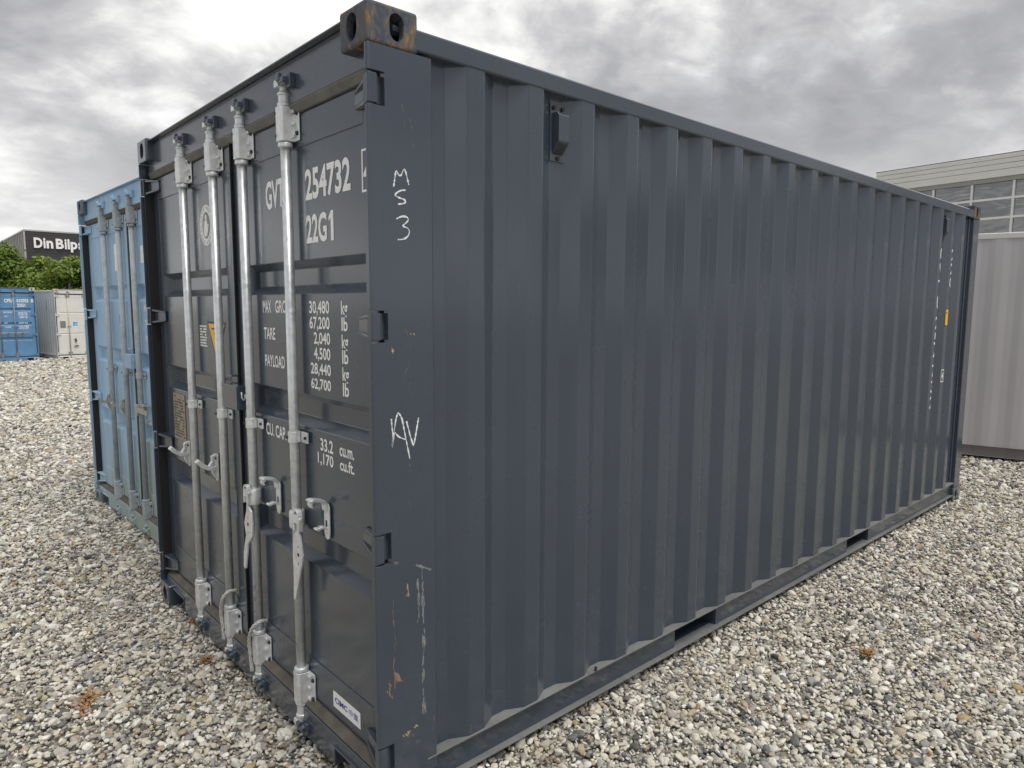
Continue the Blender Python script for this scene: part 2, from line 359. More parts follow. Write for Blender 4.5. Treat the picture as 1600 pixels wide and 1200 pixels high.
def make_bar(root, y, M, idx, handle=None, bright=True):
    m, mz = M['bar'], M['fit']
    bar = MB().lathe((BX, y), [(BR, .20), (BR, 2.44)], 20).build('locking_bar', m, root)
    for (z0, z1, top) in ((2.296, 2.418, 1), (.155, .283, 0)):
        g = MB()
        g.prism([(.0585, y - .070), (.0585, y + .070), (.0525, y + .070), (.0525, y + .031), (.030, y + .028), (.014, y + .026), (.006, y + .018), (.006, y - .018), (.014, y - .026), (.030, y - .028), (.0525, y - .031), (.0525, y - .070)], 2, z0, z1)
        for s in (-1, 1):
            for zq in (z0 + .012, (z0 + z1) / 2 - .006, z1 - .024): g.box(.042, .0526, min(y + s * .029, y + s * .046), max(y + s * .029, y + s * .046), zq, zq + .012)
        gb = g.build('bar_guide', mz, bar, .003)
        for s in (-1, 1):
            for zz_ in (z0 + .026, z1 - .026): MB().lathe((y + s * .058, zz_), [(.007, .046), (.009, .053)], 6, 0).build('guide_bolt', M['bolt'], bar)
        for zz_ in (z0 + .022, z1 - .022): MB().lathe((y + .020, zz_), [(.004, .0035), (.005, .0055)], 8, 0).build('guide_bolt', M['bolt'], bar)
        e = MB()
        if top:
            MB().lathe((BX, y), [(.024, 2.276), (.027, 2.279), (.027, 2.291), (.024, 2.295)], 20).build('bar_collar', mz, bar, .002)
            e.lathe((BX, y), [(.025, 2.419), (.025, 2.430), (.021, 2.433), (.0205, 2.456), (.024, 2.458), (.024, 2.464), (.015, 2.474), (.0145, 2.487)], 20)
            e.prism([(BX - .028, 2.484), (BX + .018, 2.484), (BX + .018, 2.498), (BX - .004, 2.514), (BX - .022, 2.514), (BX - .028, 2.505)], 1, y - .012, y + .024)
            e.box(BX - .02, BX + .012, y - .022, y - .011, 2.490, 2.506)
        else:
            MB().lathe((BX, y), [(.024, .284), (.028, .287), (.028, .298), (.022, .302)], 20).build('bar_collar', mz, bar, .002)
            e.lathe((BX, y), [(.015, .082), (.022, .092), (.026, .098), (.026, .106), (.022, .110), (.022, .146), (.027, .148), (.027, .154)], 20)
            e.prism([(BX - .028, .086), (BX + .016, .090), (BX + .016, .074), (BX - .002, .060), (BX - .024, .056), (BX - .03, .07)], 1, y - .014, y + .024)
            e.box(BX - .024, BX + .01, y - .024, y - .013, .062, .08)
        e.build('bar_cam', mz, bar, .003)
        k = MB(); zc = 2.497 if top else .074
        k.box(.018 if top else .012, .042, y - .078, y - .056, zc - .026, zc + .024)
        k.box(-.002, .03, y - .066, y - .020, zc - .010, zc + .010)
        k.box(-.006, .010, y - .040, y - .014, zc - .002, zc + .026 if top else zc + .02)
        k.build('cam_keeper', M['paint'], root, .004)
    c = MB(); z0, z1 = 1.196, 1.238
    c.prism([(BX + .024 * math.cos(a), y + .0245 * math.sin(a)) for a in [2 * PI * k / 18 for k in range(18)]], 2, z0, z1, True)
    c.box(.050, .0575, y - .070, y - .018, z0, z1); c.box(.050, .0575, y + .018, y + .05, z0, z1)
    c.build('bar_clamp', mz, bar, .002)
    MB().lathe((y - .058, (z0 + z1) / 2), [(.006, .044), (.006, .051)], 8, 0).build('clamp_bolt', M['bolt'], bar); MB().lathe((y + .012, z0 + .02), [(.005, BX - .029), (.005, BX - .02)], 8, 0).build('clamp_bolt', M['bolt'], bar)
    if handle is not None:
        h = MB(); xa, xb = .002, .010
        if handle == 3:
            cy = 1.055
            L_ = [(cy + .006, .93), (cy + .006, .865), (1.066, .838), (1.094, .780), (1.080, .725), (1.113, .645), (1.119, .572)]
            R__ = [(cy - .006, .93), (cy - .006, .865), (1.012, .842), (1.004, .790), (1.012, .735), (1.062, .690), (1.098, .570)]
        else:
            cy = .568
            L_ = [(cy + .006, .93), (cy + .006, .875), (.607, .840), (.614, .770), (.611, .700), (.617, .590)]
            R__ = [(cy - .006, .93), (cy - .006, .875), (.546, .850), (.530, .785), (.541, .745), (.603, .590)]
        for i in range(len(L_) - 1):
            h.prism([L_[i], L_[i + 1], R__[i + 1], R__[i]], 0, xa, xb)
        arc = [(cy + .021 * math.cos(a), .925 + .026 * math.sin(a)) for a in [PI * k / 8 for k in range(9)]]
        h.band([(cy + .021, .872)] + arc + [(cy - .021, .872)], .007, 0, -.004, .014)
        h.lathe((.005, .92), [(.006, cy - .03), (.006, cy + .03)], 10, 1)
        h.build('bar_handle', MAT['zinc'], bar, .0015)
        for hz, hr in ((.78, .007), (.745, .003), (.81, .003)): MB().lathe((cy - .004, hz), [(hr, .0008), (hr, .0018)], 10, 0).build('handle_hole_shade', MAT['void'], bar)  # dark discs on the handle face paint the shade of its holes
        hb = MB(); hb.lathe((BX, y), [(.027, .865), (.029, .872), (.029, .925), (.027, .932)], 18); hb.box(-.002, .02, cy - .012, cy + .02, .90, .935)
        hb.build('handle_hub', mz, bar, .002)
    return bar

def make_catch(root, yc, M, left):
    c = MB()
    pl = [(yc - .02, .885), (yc - .014, .868), (yc, .862), (yc + .014, .868), (yc + .02, .885), (yc + .02, .985), (yc + .012, .998), (yc - .012, .998), (yc - .02, .985)]
    c.prism(pl, 0, .0525, .0585)
    if not left:
        c.band([(.053, .970), (.050, .994), (.040, 1.010), (.018, 1.016), (-.004, 1.020), (-.014, 1.016)], .010, 1, yc - .016, yc + .024)
        c.band([(.004, 1.020), (-.010, 1.006), (-.006, .994)], .006, 1, yc - .014, yc + .020)
        c.band([(.053, .905), (.032, .914), (.014, .908), (.008, .914)], .010, 1, yc - .012, yc + .012)
    else:
        c.band([(.053, .934), (.034, .928), (.010, .934), (-.012, .948), (-.036, .974)], .020, 1, yc - .014, yc + .020)
        c.band([(.053, .992), (.036, .985), (.038, .962), (.020, .936)], .014, 1, yc - .010, yc + .012)
        c.prism([(.054, .93), (.030, .918), (.034, .898), (.044, .880), (.054, .870)], 1, yc - .008, yc + .012)
    o = c.build('handle_catch', M['catch'], root, .002)
    MB().box(.0515, .0530, yc - .005, yc + .006, .905, .935).build('catch_slot_shade', MAT['void'], o); MB().lathe((yc, .975), [(.006, .049), (.006, .0524)], 8, 0).build('catch_rivet', MAT['void'], o)  # dark patch on the plate paints the shade of a slot
    return o

def make_hinge(door, z0, z1, M, left):
    h = MB(); zc = (z0 + z1) / 2
    h.prism([(.003, .024), (.003, .010), (.008, .004), (.032, .003), (.036, .008), (.036, .024)], 2, z0, z1)
    def wedge(xa, xb, za0, za1, zb0, zb1):
        vs = [(xa, .022, za0), (xa, .022, za1), (.0595, .022, za1), (.0595, .022, za0), (xb, .172, zb0), (xb, .172, zb1), (.0595, .172, zb1), (.0595, .172, zb0)]
        h.add(vs, [(0, 1, 2, 3), (7, 6, 5, 4), (4, 5, 1, 0), (5, 6, 2, 1), (7, 4, 0, 3), (6, 7, 3, 2)])
    wedge(.030, .054, z0 + .012, z1 - .012, zc - .020, zc + .022)
    wedge(.010, .050, z1 - .013, z1 - .001, zc + .018, zc + .028)
    wedge(.010, .050, z0 + .001, z0 + .013, zc - .027, zc - .017)
    h.box(.010, .052, .020, .046, z0 + .001, z1 - .001)
    if left: h.mirror_y(Wc)
    h.build('hinge', M['paint'], door, .003)

def make_container(name, label, loc, rz, M, group=None, bars=None, texts=None, bands=BANDS, handles=True, lining=True):
    root = thing(name, label, 'shipping container', loc, rz, group)
    P = M['paint']
    for far in (0, 1):
        for left in (0, 1):
            for top in (0, 1):
                link('corner_casting', casting_mesh(far, left, top, M['casting_top'] if top and not left else M['casting']), root)
    for left in (0, 1):
        V = PV.copy(); 
        if left: V[:, 1] = Wc - V[:, 1]
        me = bpy.data.meshes.new('corner_post'); me.from_pydata(V.tolist(), [], [f[::-1] if left else f for f in PF]); me.materials.append(P)
        link('corner_post', me, root, .002)
        r = MB().box(5.900, 6.053, .004, .09, .119, 2.472)
        r.box(5.872, 5.90, .03, .044, .16, 2.48)
        if left: r.mirror_y(Wc)
        r.build('corner_post', P, root, .006)
        # rails
        t = MB(); t.prism([(.002, 2.487), (.002, 2.540), (.008, 2.548), (.06, 2.548), (.06, 2.482), (.008, 2.482)], 0, .165, 5.89)
        if left: t.mirror_y(Wc)
        t.build('top_side_rail', M.get('rail_top', P), root, .003)
        b = MB()
        fp = [(1.676, 2.043), (3.681, 4.044)]
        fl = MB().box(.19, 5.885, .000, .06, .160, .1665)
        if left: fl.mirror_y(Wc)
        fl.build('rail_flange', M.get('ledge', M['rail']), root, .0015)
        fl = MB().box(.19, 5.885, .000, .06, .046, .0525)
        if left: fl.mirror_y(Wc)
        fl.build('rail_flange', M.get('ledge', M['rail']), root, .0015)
        xs = [.19] + [v for q in fp for v in q] + [5.885]
        for i in range(0, len(xs), 2): b.box(xs[i], xs[i + 1], .026, .033, .0527, .1598)
        for a, c_ in fp:
            for x in (a, c_): b.box(x - .004, x + .004, .033, .9, .0525, .160)
            b.box(a + .004, c_ - .004, .06, .9, .047, .052); b.box(a + .004, c_ - .004, .06, .9, .161, .165)
        if left: b.mirror_y(Wc)
        b.build('bottom_side_rail', M['rail'], root, .0015)
        # corrugated side
        q = soften(corr_pts(y_in=M.get('depth', .042))); prof = q + [(x, y + .002) for x, y in q[::-1]]
        s = MB(); n = len(q)
        vs = [(x, y, .167) for x, y in q] + [(x, y, 2.50) for x, y in q]
        s.add(vs, [(i, i + 1, n + i + 1, n + i) for i in range(n - 1)])
        vs = [(x, y + .003, .167) for x, y in q] + [(x, y + .003, 2.50) for x, y in q]
        s.add(vs, [(i + 1, i, n + i, n + i + 1) for i in range(n - 1)])
        if left: s.mirror_y(Wc)
        side = s.build('side_panel', M.get('side', P), root)
        if not left: root_side = side
        if not left and M.get('vents', True):
            for k in (1, 17):
                x0 = .720 + PER * (k - 1) + .062; yb = .042
                v = MB(); v.box(x0 + .004, x0 + .084, yb - .006, yb, 2.250, 2.456)
                vt = v.build('ventilator', M.get('fit_paint', P), root, .001)
                h = MB(); h.prism([(yb - .006, 2.276), (yb - .040, 2.318), (yb - .040, 2.412), (yb - .030, 2.424), (yb - .006, 2.424)], 0, x0 + .016, x0 + .072)
                h.build('vent_hood', P, vt, .003)
                gr = MB()
                for j in range(7):
                    f_ = (j + .5) / 7; gr.box(x0 + .020, x0 + .068, yb - .010 - .030 * f_, yb - .008 - .030 * f_, 2.2745 + .040 * f_, 2.278 + .042 * f_)
                gr.build('vent_grille', MAT['void'], vt, kind='stuff')
                for bx, bz in ((.022, 2.442), (.066, 2.442), (.044, 2.262)): MB().lathe((x0 + bx, bz), [(.008, yb - .013), (.008, yb - .006)], 8, 1).build('vent_bolt', MAT['void'], vt)
    MB().box(.06, 6.0, .05, Wc - .05, 2.530, 2.542).build('roof_panel', P, root)
    e = MB(); ys = np.linspace(.09, Wc - .09, 37)
    ep = [(6.035 - (.035 if (i // 2) % 2 else 0), y) for i, y in enumerate(ys)]
    vs = [(x, y, .12) for x, y in ep] + [(x, y, 2.52) for x, y in ep]; n = len(ep)
    e.add(vs, [(i, i + 1, n + i + 1, n + i) for i in range(n - 1)]).build('end_panel', P, root)
    er = MB(); er.box(5.99, 6.05, .162, Wc - .162, 2.475, 2.56); er.build('end_rail', P, root, .004); MB().box(5.99, 6.05, .162, Wc - .162, .03, .15).build('end_rail', P, root, .004)
    MB().box(.12, 6.0, .06, Wc - .06, .161, .19).build('floor_deck', MAT['void'], root)
    # header and sill
    h = MB(); h.box(.040, .12, .049, Wc - .049, 2.424, 2.572); h.box(.014, .12, .163, Wc - .163, 2.5725, 2.579)
    h.build('door_header', P, root, .003)
    s = MB(); sx0, sx1 = .026, .11
    s.box(sx0, sx1, .049, Wc - .049, .104, .150); s.box(sx0, sx1, .36, Wc - .36, .030, .104)
    for a, b_ in ((.352, .36), (Wc - .36, Wc - .352)): s.box(sx0 - .004, sx1, a, b_, .030, .104)
    for a, b_ in ((.178, .36), (Wc - .36, Wc - .178)): s.box(sx0 - .008, sx1, a, b_, .1042, .110)
    s.build('door_sill', P, root, .003)
    gk = MB()
    gk.prism([(.0385, 2.424), (.0385, 2.416), (.050, 2.391), (.10, 2.391), (.10, 2.424)], 1, .050, Wc - .050)
    gk.build('header_gasket', M.get('gasket_top', M['gasket']), root, .003)
    gk = MB(); gk.prism([(.030, .152), (.030, .156), (.056, .178), (.10, .182), (.10, .152)], 1, .050, Wc - .050)
    gk.build('sill_gasket', M['gasket'], root, .003)
    # doors
    for left in (0, 1):
        y0, y1 = .050, 1.216
        pz0, pz1, py0, py1 = .340, 2.276, .133, 1.105
        f = MB()
        f.box(DX, DX + .05, y0, py0, .186, 2.388); f.box(DX, DX + .05, py1, y1 - (.012 if left else 0), .186, 2.388)
        f.box(DX, DX + .05, py0, py1, .186, pz0); f.box(DX, DX + .05, py0, py1, pz1, 2.388)
        if left: f.mirror_y(Wc)
        door = f.build('door', P, root, .0025)
        p = MB(); xf, xd = DX + .0045, DX + .042
        zs = [pz1] + [v for b_ in bands for v in b_] + [pz0]
        for i in range(0, len(zs), 2):
            p.add([(xf, py0, zs[i]), (xf, py1, zs[i]), (xf, py1, zs[i + 1]), (xf, py0, zs[i + 1])], [(0, 1, 2, 3)])
        for za, zb in bands:
            d1, d2, e_ = .031, .038, .040
            rings = []
            for fr in (0.0, .07, .14, .86, .93, 1.0):        # rounded press bends
                dep = {0.0: 0.0, .07: .02, .14: .10, .86: .90, .93: .98, 1.0: 1.0}[fr]
                rings.append([(xf + (xd - xf) * dep, py0 + e_ * fr, za - d1 * fr), (xf + (xd - xf) * dep, py1 - e_ * fr, za - d1 * fr), (xf + (xd - xf) * dep, py1 - e_ * fr, zb + d2 * fr), (xf + (xd - xf) * dep, py0 + e_ * fr, zb + d2 * fr)])
            fs = []
            for q in range(5):
                for r4 in range(4): fs.append((q * 4 + r4, q * 4 + (r4 + 1) % 4, q * 4 + 4 + (r4 + 1) % 4, q * 4 + 4 + r4))
            fs.append((20, 21, 22, 23))
            p.add([v for q in rings for v in q], fs)
        p.f = [q[::-1] for q in p.f]
        p.v = [tuple(v) for v in p.v]
        if left: p.mirror_y(Wc)
        bmp = bmesh.new(); me = p.mesh('door_panel', P); bmp.from_mesh(me); bmesh.ops.remove_doubles(bmp, verts=bmp.verts, dist=1e-5); bmesh.ops.recalc_face_normals(bmp, faces=bmp.faces)
        sgn = sum(fc.normal.x * fc.calc_area() for fc in bmp.faces)
        if sgn > 0: bmesh.ops.reverse_faces(bmp, faces=bmp.faces)
        bmp.to_mesh(me); bmp.free()
        link('door_panel', me, door)
        MB().box(DX + .046, DX + .052, min(abs(Wc * left - y0), abs(Wc * left - y1)), max(abs(Wc * left - y0), abs(Wc * left - y1)), .19, 2.385).build('door_light_stop', MAT['void'], door)  # unseen back plate, added to stop light leaking through the door
        g = MB(); g.box(.014 if left else .050, .0605, .0405, .0495, .186, 2.388); g.box(.056, .10, .0366, .0405, .186, 2.388)
        if left: g.mirror_y(Wc)
        g.build('edge_gasket', MAT['rubber'], door)
        if not left:
            MB().box(.052, .10, 1.2165, 1.2335, .186, 2.40).box(.046, .058, 1.2165, 1.223, .186, 2.41).build('seam_gasket', MAT['rubber'] if not M.get('dusty') else M['gasket'], door, .002)
        for z0, z1 in HINGE_Z: make_hinge(door, z0, z1, M, left)
        if left: root_left = door
        else: root_right = door
    by = bars or BAR_Y
    for i, y in enumerate(by):
        make_bar(root, y, M, i, {0: 4, 1: 3}.get(i) if handles else None)
    if handles is not None and bars is None:
        for yc, lf in ((.430, 0), (.850, 0), (1.560, 1), (1.975, 1)): make_catch(root, yc, M, lf)
        lb = MB(); xa, xb, ya, yb, za, zb = .004, .058, 1.128, 1.292, 1.262, 1.366
        lb.box(xa, xa + .005, ya, yb, za, zb); lb.box(xa + .005, xb, ya, ya + .005, za, zb); lb.box(xa + .005, xb, yb - .005, yb, za, zb); lb.box(xa + .005, xb, ya + .005, yb - .005, zb - .005, zb)
        lbo = lb.build('lock_box', P, root, .003)
        k = MB(); k.box(.026, .058, 1.235, 1.30, 1.398, 1.404); k.box(.050, .058, 1.235, 1.30, 1.368, 1.398); k.build('lock_flap', P, lbo, .001)
        k = MB(); k.tube([(xa + .02, ya - .003, 1.34), (xa + .02, ya - .006, 1.315), (xa + .026, ya - .006, 1.305), (xa + .034, ya - .005, 1.312), (xa + .035, ya - .003, 1.33)], .003, 6); k.build('lock_hook', M['fit'], lbo)
    return root, root_right, root_left, root_side

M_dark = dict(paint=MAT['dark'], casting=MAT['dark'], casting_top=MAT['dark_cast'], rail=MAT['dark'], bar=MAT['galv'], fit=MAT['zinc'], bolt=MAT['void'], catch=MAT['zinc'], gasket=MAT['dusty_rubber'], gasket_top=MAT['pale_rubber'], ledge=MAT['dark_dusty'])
main, door_r, door_l, side_r = make_container('shipping_container', 'large dark anthracite container in the foreground with chalk letters on its post', (0, 0, 0), 0, M_dark)

# ---- lettering on the dark container
TX = DX + .0036; TF = DX - .0008
def letter(door, rows, x, m=None, bold=.028):
    for txt, yl, yr, z0, z1 in rows:
        t = MB(); text_on_door(t, txt, x, yl, yr, z0, z1, bold if z1 - z0 > .09 else bold * .7); t.build('lettering', m or MAT['white'], door)
ROWS = [('GVTU', .897, .672, 2.083, 2.192), ('254732', .550, .225, 2.082, 2.192), ('22G', .550, .395, 1.932, 2.033),
        ('MAX', .962, .880, 1.681, 1.731), ('GROSS', .842, .690, 1.681, 1.731), ('TARE', .960, .850, 1.574, 1.622), ('PAYLOAD', .957, .768, 1.463, 1.512), ('CU. CAP.', .970, .776, 1.176, 1.228),
        ('30,480', .545, .391, 1.675, 1.728), ('67,200', .545, .391, 1.620, 1.672), ('2,040', .514, .390, 1.566, 1.616), ('4,500', .516, .391, 1.511, 1.561), ('28,440', .545, .390, 1.456, 1.504), ('62,700', .545, .392, 1.402, 1.448),
        ('33.2', .484, .388, 1.184, 1.231), ('1,170', .508, .388, 1.127, 1.176), ('cu.m.', .340, .239, 1.187, 1.219), ('cu.ft.', .340, .239, 1.136, 1.178)]
for k, z in enumerate((1.729, 1.672, 1.615, 1.560, 1.504, 1.448)):
    ROWS.append(('kg', .307, .262, z - .064, z - .002) if k % 2 == 0 else ('lb', .306, .264, z - .047, z))
letter(door_r, ROWS, TX)
t = MB().add([(TX, .366, 1.932), (TX, .346, 1.932), (TX, .346, 2.033), (TX, .362, 2.033), (TX, .380, 2.012), (TX, .380, 1.998), (TX, .366, 2.008)], [(0, 1, 2, 3, 6), (3, 4, 5, 6)]); t.build('lettering', MAT['white'], door_r)
b = MB(); yl, yr, z0, z1, tk = .145, .030, 2.066, 2.198, .007
b.box(TF - .0002, TF, yr, yl, z1 - tk, z1); b.box(TF - .0002, TF, yr, yl, z0, z0 + tk); b.box(TF - .0002, TF, yl - tk, yl, z0 + tk, z1 - tk); b.box(TF - .0002, TF, yr, yr + tk, z0 + tk, z1 - tk)
text_on_door(b, '4', TF - .0002, .134, .066, 2.082, 2.182, .028); b.build('lettering', MAT['white'], door_r)
# maker's sticker
def sticker(door, x, yl, yr, z0, z1, m, name='sticker'):
    return MB().box(x - .0006, x, yr, yl, z0, z1).build(name, m, door)
st = sticker(door_r, DX - .0003, .425, .226, .219, .281, MAT['sticker_white'])
t = MB(); text_on_door(t, 'CIMC', DX - .0014, .412, .318, .240, .262, .03); text_on_door(t, '中集', DX - .0014, .306, .240, .237, .264, .0); t.build('sticker_print', MAT['ink_blue'], door_r)
# left door: round seal, warning triangle, small text, approval plate
XL = TX
def ring(mb, x, yc, zc, r0, r1, n=40):
    vs = []
    for k in range(n):
        a = 2 * PI * k / n; vs += [(x, yc + r0 * math.cos(a), zc + r0 * math.sin(a)), (x, yc + r1 * math.cos(a), zc + r1 * math.sin(a))]
    mb.add(vs, [(2 * k, 2 * k + 1, (2 * k + 3) % (2 * n), (2 * k + 2) % (2 * n)) for k in range(n)])
def disc(mb, x, yc, zc, ry, rz, n=32): mb.add([(x, yc + ry * math.cos(2 * PI * k / n), zc + rz * math.sin(2 * PI * k / n)) for k in range(n)], [tuple(range(n))])
sy, sz = 1.588, 2.083
s = MB(); disc(s, XL, sy, sz, .090, .094); s.build('seal_print', MAT['white'], door_l)
s = MB(); disc(s, XL - .0004, sy, sz, .052, .062)
for k in range(22):
    a = 2 * PI * k / 22; yc_, zc_ = sy + .071 * math.cos(a), sz + .078 * math.sin(a)
    if k % 6 == 5: continue
    u1 = Vector((-math.sin(a), math.cos(a))) * .006; u2 = Vector((math.cos(a), math.sin(a))) * .006
    s.add([(XL - .0004, yc_ + u1.x * p_ + u2.x * q_, zc_ + u1.y * p_ + u2.y * q_) for p_, q_ in ((-1, -1), (-.5, 1), (0, -.4), (.5, 1), (1, -1), (.2, -.2))], [(0, 1, 2, 5), (2, 3, 4, 5)])
ring(s, XL - .0004, sy, sz, .083, .085)
s.build('seal_print', MAT['seal_grey'], door_l)
s = MB(); disc(s, XL - .0008, sy + .002, sz + .036, .012, .014, 12)
s.add([(XL - .0008, sy + a, sz + b_) for a, b_ in ((.016, .022), (-.014, .022), (-.020, -.012), (-.030, .006), (-.034, .0), (-.020, -.030), (-.008, -.05), (.020, -.052), (.026, -.02))], [tuple(range(9))])
s.box(XL - .0009, XL - .0008, sy + .024, sy + .032, sz - .046, sz + .02); s.box(XL - .0009, XL - .0008, sy - .03, sy + .034, sz - .004, sz + .003)
s.build('seal_print', MAT['white'], door_l)
def tri(x, a, b_, c_, m, nm): MB().add([(x, *a), (x, *b_), (x, *c_)], [(0, 1, 2)]).build(nm, m, door_l)
tri(XL, (1.632, 1.632), (1.388, 1.632), (1.510, 1.422), MAT['ink_dark'], 'warning_sticker')
tri(XL - .0005, (1.617, 1.623), (1.403, 1.623), (1.510, 1.440), MAT['yellow'], 'warning_sticker')
s = MB()
for k in range(3): s.box(XL - .0012, XL - .0010, 1.47 - .01 * k, 1.575 - .03 * k, 1.596 - .022 * k, 1.603 - .022 * k)
s.build('warning_print', MAT['ink_dark'], door_l)
s = MB(); rr = random.Random(4)
for k in range(8):
    z = 1.612 - k * .0135; y = 1.742
    while y > 1.655:
        wd = rr.uniform(.008, .026)
        if rr.random() < .86: s.box(XL - .0002, XL, max(y - wd, 1.645), y, z - .008, z)
        y -= wd + .004
s.build('small_print', MAT['white'], door_l, kind='stuff')
pl = MB().box(DX + .0012, DX + .004, 2.032, 2.222, .982, 1.232).build('approval_plate', MAT['plate'], door_l, .0008)
s = MB()
for k in range(15):
    z = 1.222 - k * .0155; y = 2.212
    while y > 2.06:
        wd = rr.uniform(.01, .04)
        if rr.random() < .75: s.box(DX + .0006, DX + .0011, max(y - wd, 2.04), y, z - .0085, z)
        y -= wd + .007
s.build('plate_print', MAT['ink_dark'], door_l, kind='stuff')
# vertical lettering wrapped over the corrugation, yellow decal
def wrapped(txt, x0, x1, z0, z1, mb, bold=.02):
    V, Fc = text_polys(txt, bold)
    bm = bmesh.new(); vs = [bm.verts.new((x0 + (x1 - x0) * a, 0, z0 + (z1 - z0) * b_)) for a, b_ in V]
    for f in Fc:
        try: bm.faces.new([vs[i] for i in f])
        except ValueError: pass
    for px, _ in soften(corr_pts()):
        if x0 < px < x1: bmesh.ops.bisect_plane(bm, geom=bm.verts[:] + bm.edges[:] + bm.faces[:], plane_co=(px, 0, 0), plane_no=(1, 0, 0))
    P = soften(corr_pts()); xs = [p[0] for p in P]; ys = [p[1] for p in P]
    bm.verts.index_update()
    mb.add([(v.co.x, float(np.interp(v.co.x, xs, ys)) - .0012, v.co.z) for v in bm.verts], [tuple(v.index for v in f.verts) for f in bm.faces]); bm.free()
xc = .720 + PER * 15 + .286; s = MB()
for k, ch in enumerate('GVTU254732'):
    zt = 2.19 - k * .128 - (.03 if k > 3 else 0); wrapped(ch, xc - .036, xc + .030, zt - .098, zt, s)
s.build('lettering', MAT['white'], side_r)
s = MB(); xc2 = xc + PER
for k, ch in enumerate('22G1'):
    zt = 2.19 - k * .112; wrapped(ch, xc2 - (.036 if ch != '1' else .014), xc2 + (.028 if ch != '1' else .002), zt - .09, zt, s)
xc2 -= .047
wrapped('4', xc2 - .020, xc2 + .016, 1.13, 1.19, s)
yo = .006 - .0012
for a in ((xc2 - .034, xc2 + .034, 1.205, 1.212), (xc2 - .034, xc2 + .034, 1.108, 1.115), (xc2 - .034, xc2 - .028, 1.115, 1.205), (xc2 + .028, xc2 + .034, 1.115, 1.205)): s.box(a[0], a[1], yo - .0002, yo, a[2], a[3])
s.build('lettering', MAT['white'], side_r)
xc2 -= .015
s = MB(); s.box(xc2 - .019, xc2 + .048, yo - .0004, yo, 1.570, 1.708); s.build('decal', MAT['ink_dark'], side_r)
s = MB(); s.box(xc2 - .015, xc2 + .044, yo - .0008, yo - .0005, 1.575, 1.703); s.build('decal', MAT['yellow'], side_r)
s = MB(); s.box(xc2 + .002, xc2 + .020, yo - .0012, yo - .0009, 1.668, 1.685); s.build('decal_print', MAT['ink_dark'], side_r)
# chalk marks and scuffs on the near post (side face y = .002)
YS = .002
def stroke(mb, pts, wdt, rnd, y=YS - .0006, wob=.3):
    P = []
    for i in range(len(pts) - 1):
        a, b_ = Vector(pts[i]), Vector(pts[i + 1]); n = max(2, int((b_ - a).length / .006))
        P += [a.lerp(b_, k / n) for k in range(n)]
    P.append(Vector(pts[-1]))
    for _ in range(2): P = [P[0]] + [(P[i - 1] + P[i] * 2 + P[i + 1]) / 4 for i in range(1, len(P) - 1)] + [P[-1]]
    vs = []
    for i, p in enumerate(P):
        d = (P[min(i + 1, len(P) - 1)] - P[max(i - 1, 0)]).normalized(); nn = Vector((-d.y, d.x)) * wdt / 2 * (1 + rnd.uniform(-wob, wob))
        vs += [(p.x + nn.x, y, p.y + nn.y), (p.x - nn.x, y, p.y - nn.y)]
    mb.add(vs, [(2 * i, 2 * i + 1, 2 * i + 3, 2 * i + 2) for i in range(len(P) - 1)])
rr = random.Random(8)
s = MB()
for pts in ([(0.084, 2.069), (0.090, 2.10), (0.093, 2.123), (0.101, 2.108), (0.109, 2.1), (0.118, 2.12), (0.124, 2.132), (0.131, 2.11), (0.139, 2.081)],
            [(0.127, 2.064), (0.109, 2.062), (0.095, 2.053), (0.085, 2.044), (0.103, 2.039), (0.129, 2.034), (0.125, 2.024), (0.098, 2.019)],
            [(0.093, 1.975), (0.112, 1.985), (0.132, 1.985), (0.139, 1.975), (0.122, 1.962), (0.111, 1.953), (0.132, 1.953), (0.142, 1.942), (0.134, 1.924), (0.115, 1.914), (0.097, 1.913)],
            [(0.064, 1.36), (0.069, 1.302), (0.066, 1.265), (0.073, 1.315), (0.080, 1.355), (0.089, 1.381), (0.103, 1.359), (0.117, 1.29), (0.131, 1.224)],
            [(0.071, 1.322), (0.09, 1.30), (0.118, 1.287)], [(0.12, 1.347), (0.133, 1.30), (0.146, 1.262), (0.157, 1.31), (0.166, 1.354)]):
    s = MB(); stroke(s, pts, .0044, rr, wob=.6); s.build('chalk_mark', MAT['chalk'], main)
s = MB()
def scuff(mb, x0, z0, x1, z1, n, spread, ln, wd, rnd):
    for _ in range(n):
        t_ = rnd.random(); x = x0 + (x1 - x0) * t_ + rnd.gauss(0, spread); z = z0 + (z1 - z0) * t_
        l = rnd.uniform(.3, 1) * ln; dx = (x1 - x0) / max(.05, abs(z1 - z0)) * l + rnd.gauss(0, .003)
        stroke(mb, [(x, z), (x + dx * .5 + rnd.gauss(0, .001), z - l * .5), (x + dx, z - l)], rnd.uniform(.4, 1) * wd, rnd, YS - .0005 - rnd.random() * .0002, .5)
scuff(s, .175, .86, .176, .34, 34, .003, .05, .004, rr); scuff(s, .158, .82, .160, .70, 10, .002, .05, .0035, rr); scuff(s, .150, .868, .205, .838, 14, .004, .012, .006, rr)
scuff(s, .130, 1.66, .135, 1.02, 22, .006, .022, .0012, rr); scuff(s, .10, .78, .125, .77, 6, .004, .012, .002, rr); scuff(s, .215, .36, .216, .26, 3, .003, .04, .002, rr)
scuff(s, .068, .898, .09, .890, 5, .004, .012, .004, rr); scuff(s, .135, 2.32, .15, 2.2, 5, .01, .05, .0012, rr); scuff(s, .12, .30, .15, .24, 4, .006, .02, .002, rr)
s.build('paint_scuff', MAT['scuff'], main, kind='stuff')
s = MB(); scuff(s, .060, .775, .063, .52, 12, .0012, .06, .0022, rr); scuff(s, .064, .525, .082, .49, 26, .006, .014, .006, rr); scuff(s, .040, .50, .043, .45, 10, .003, .02, .004, rr)
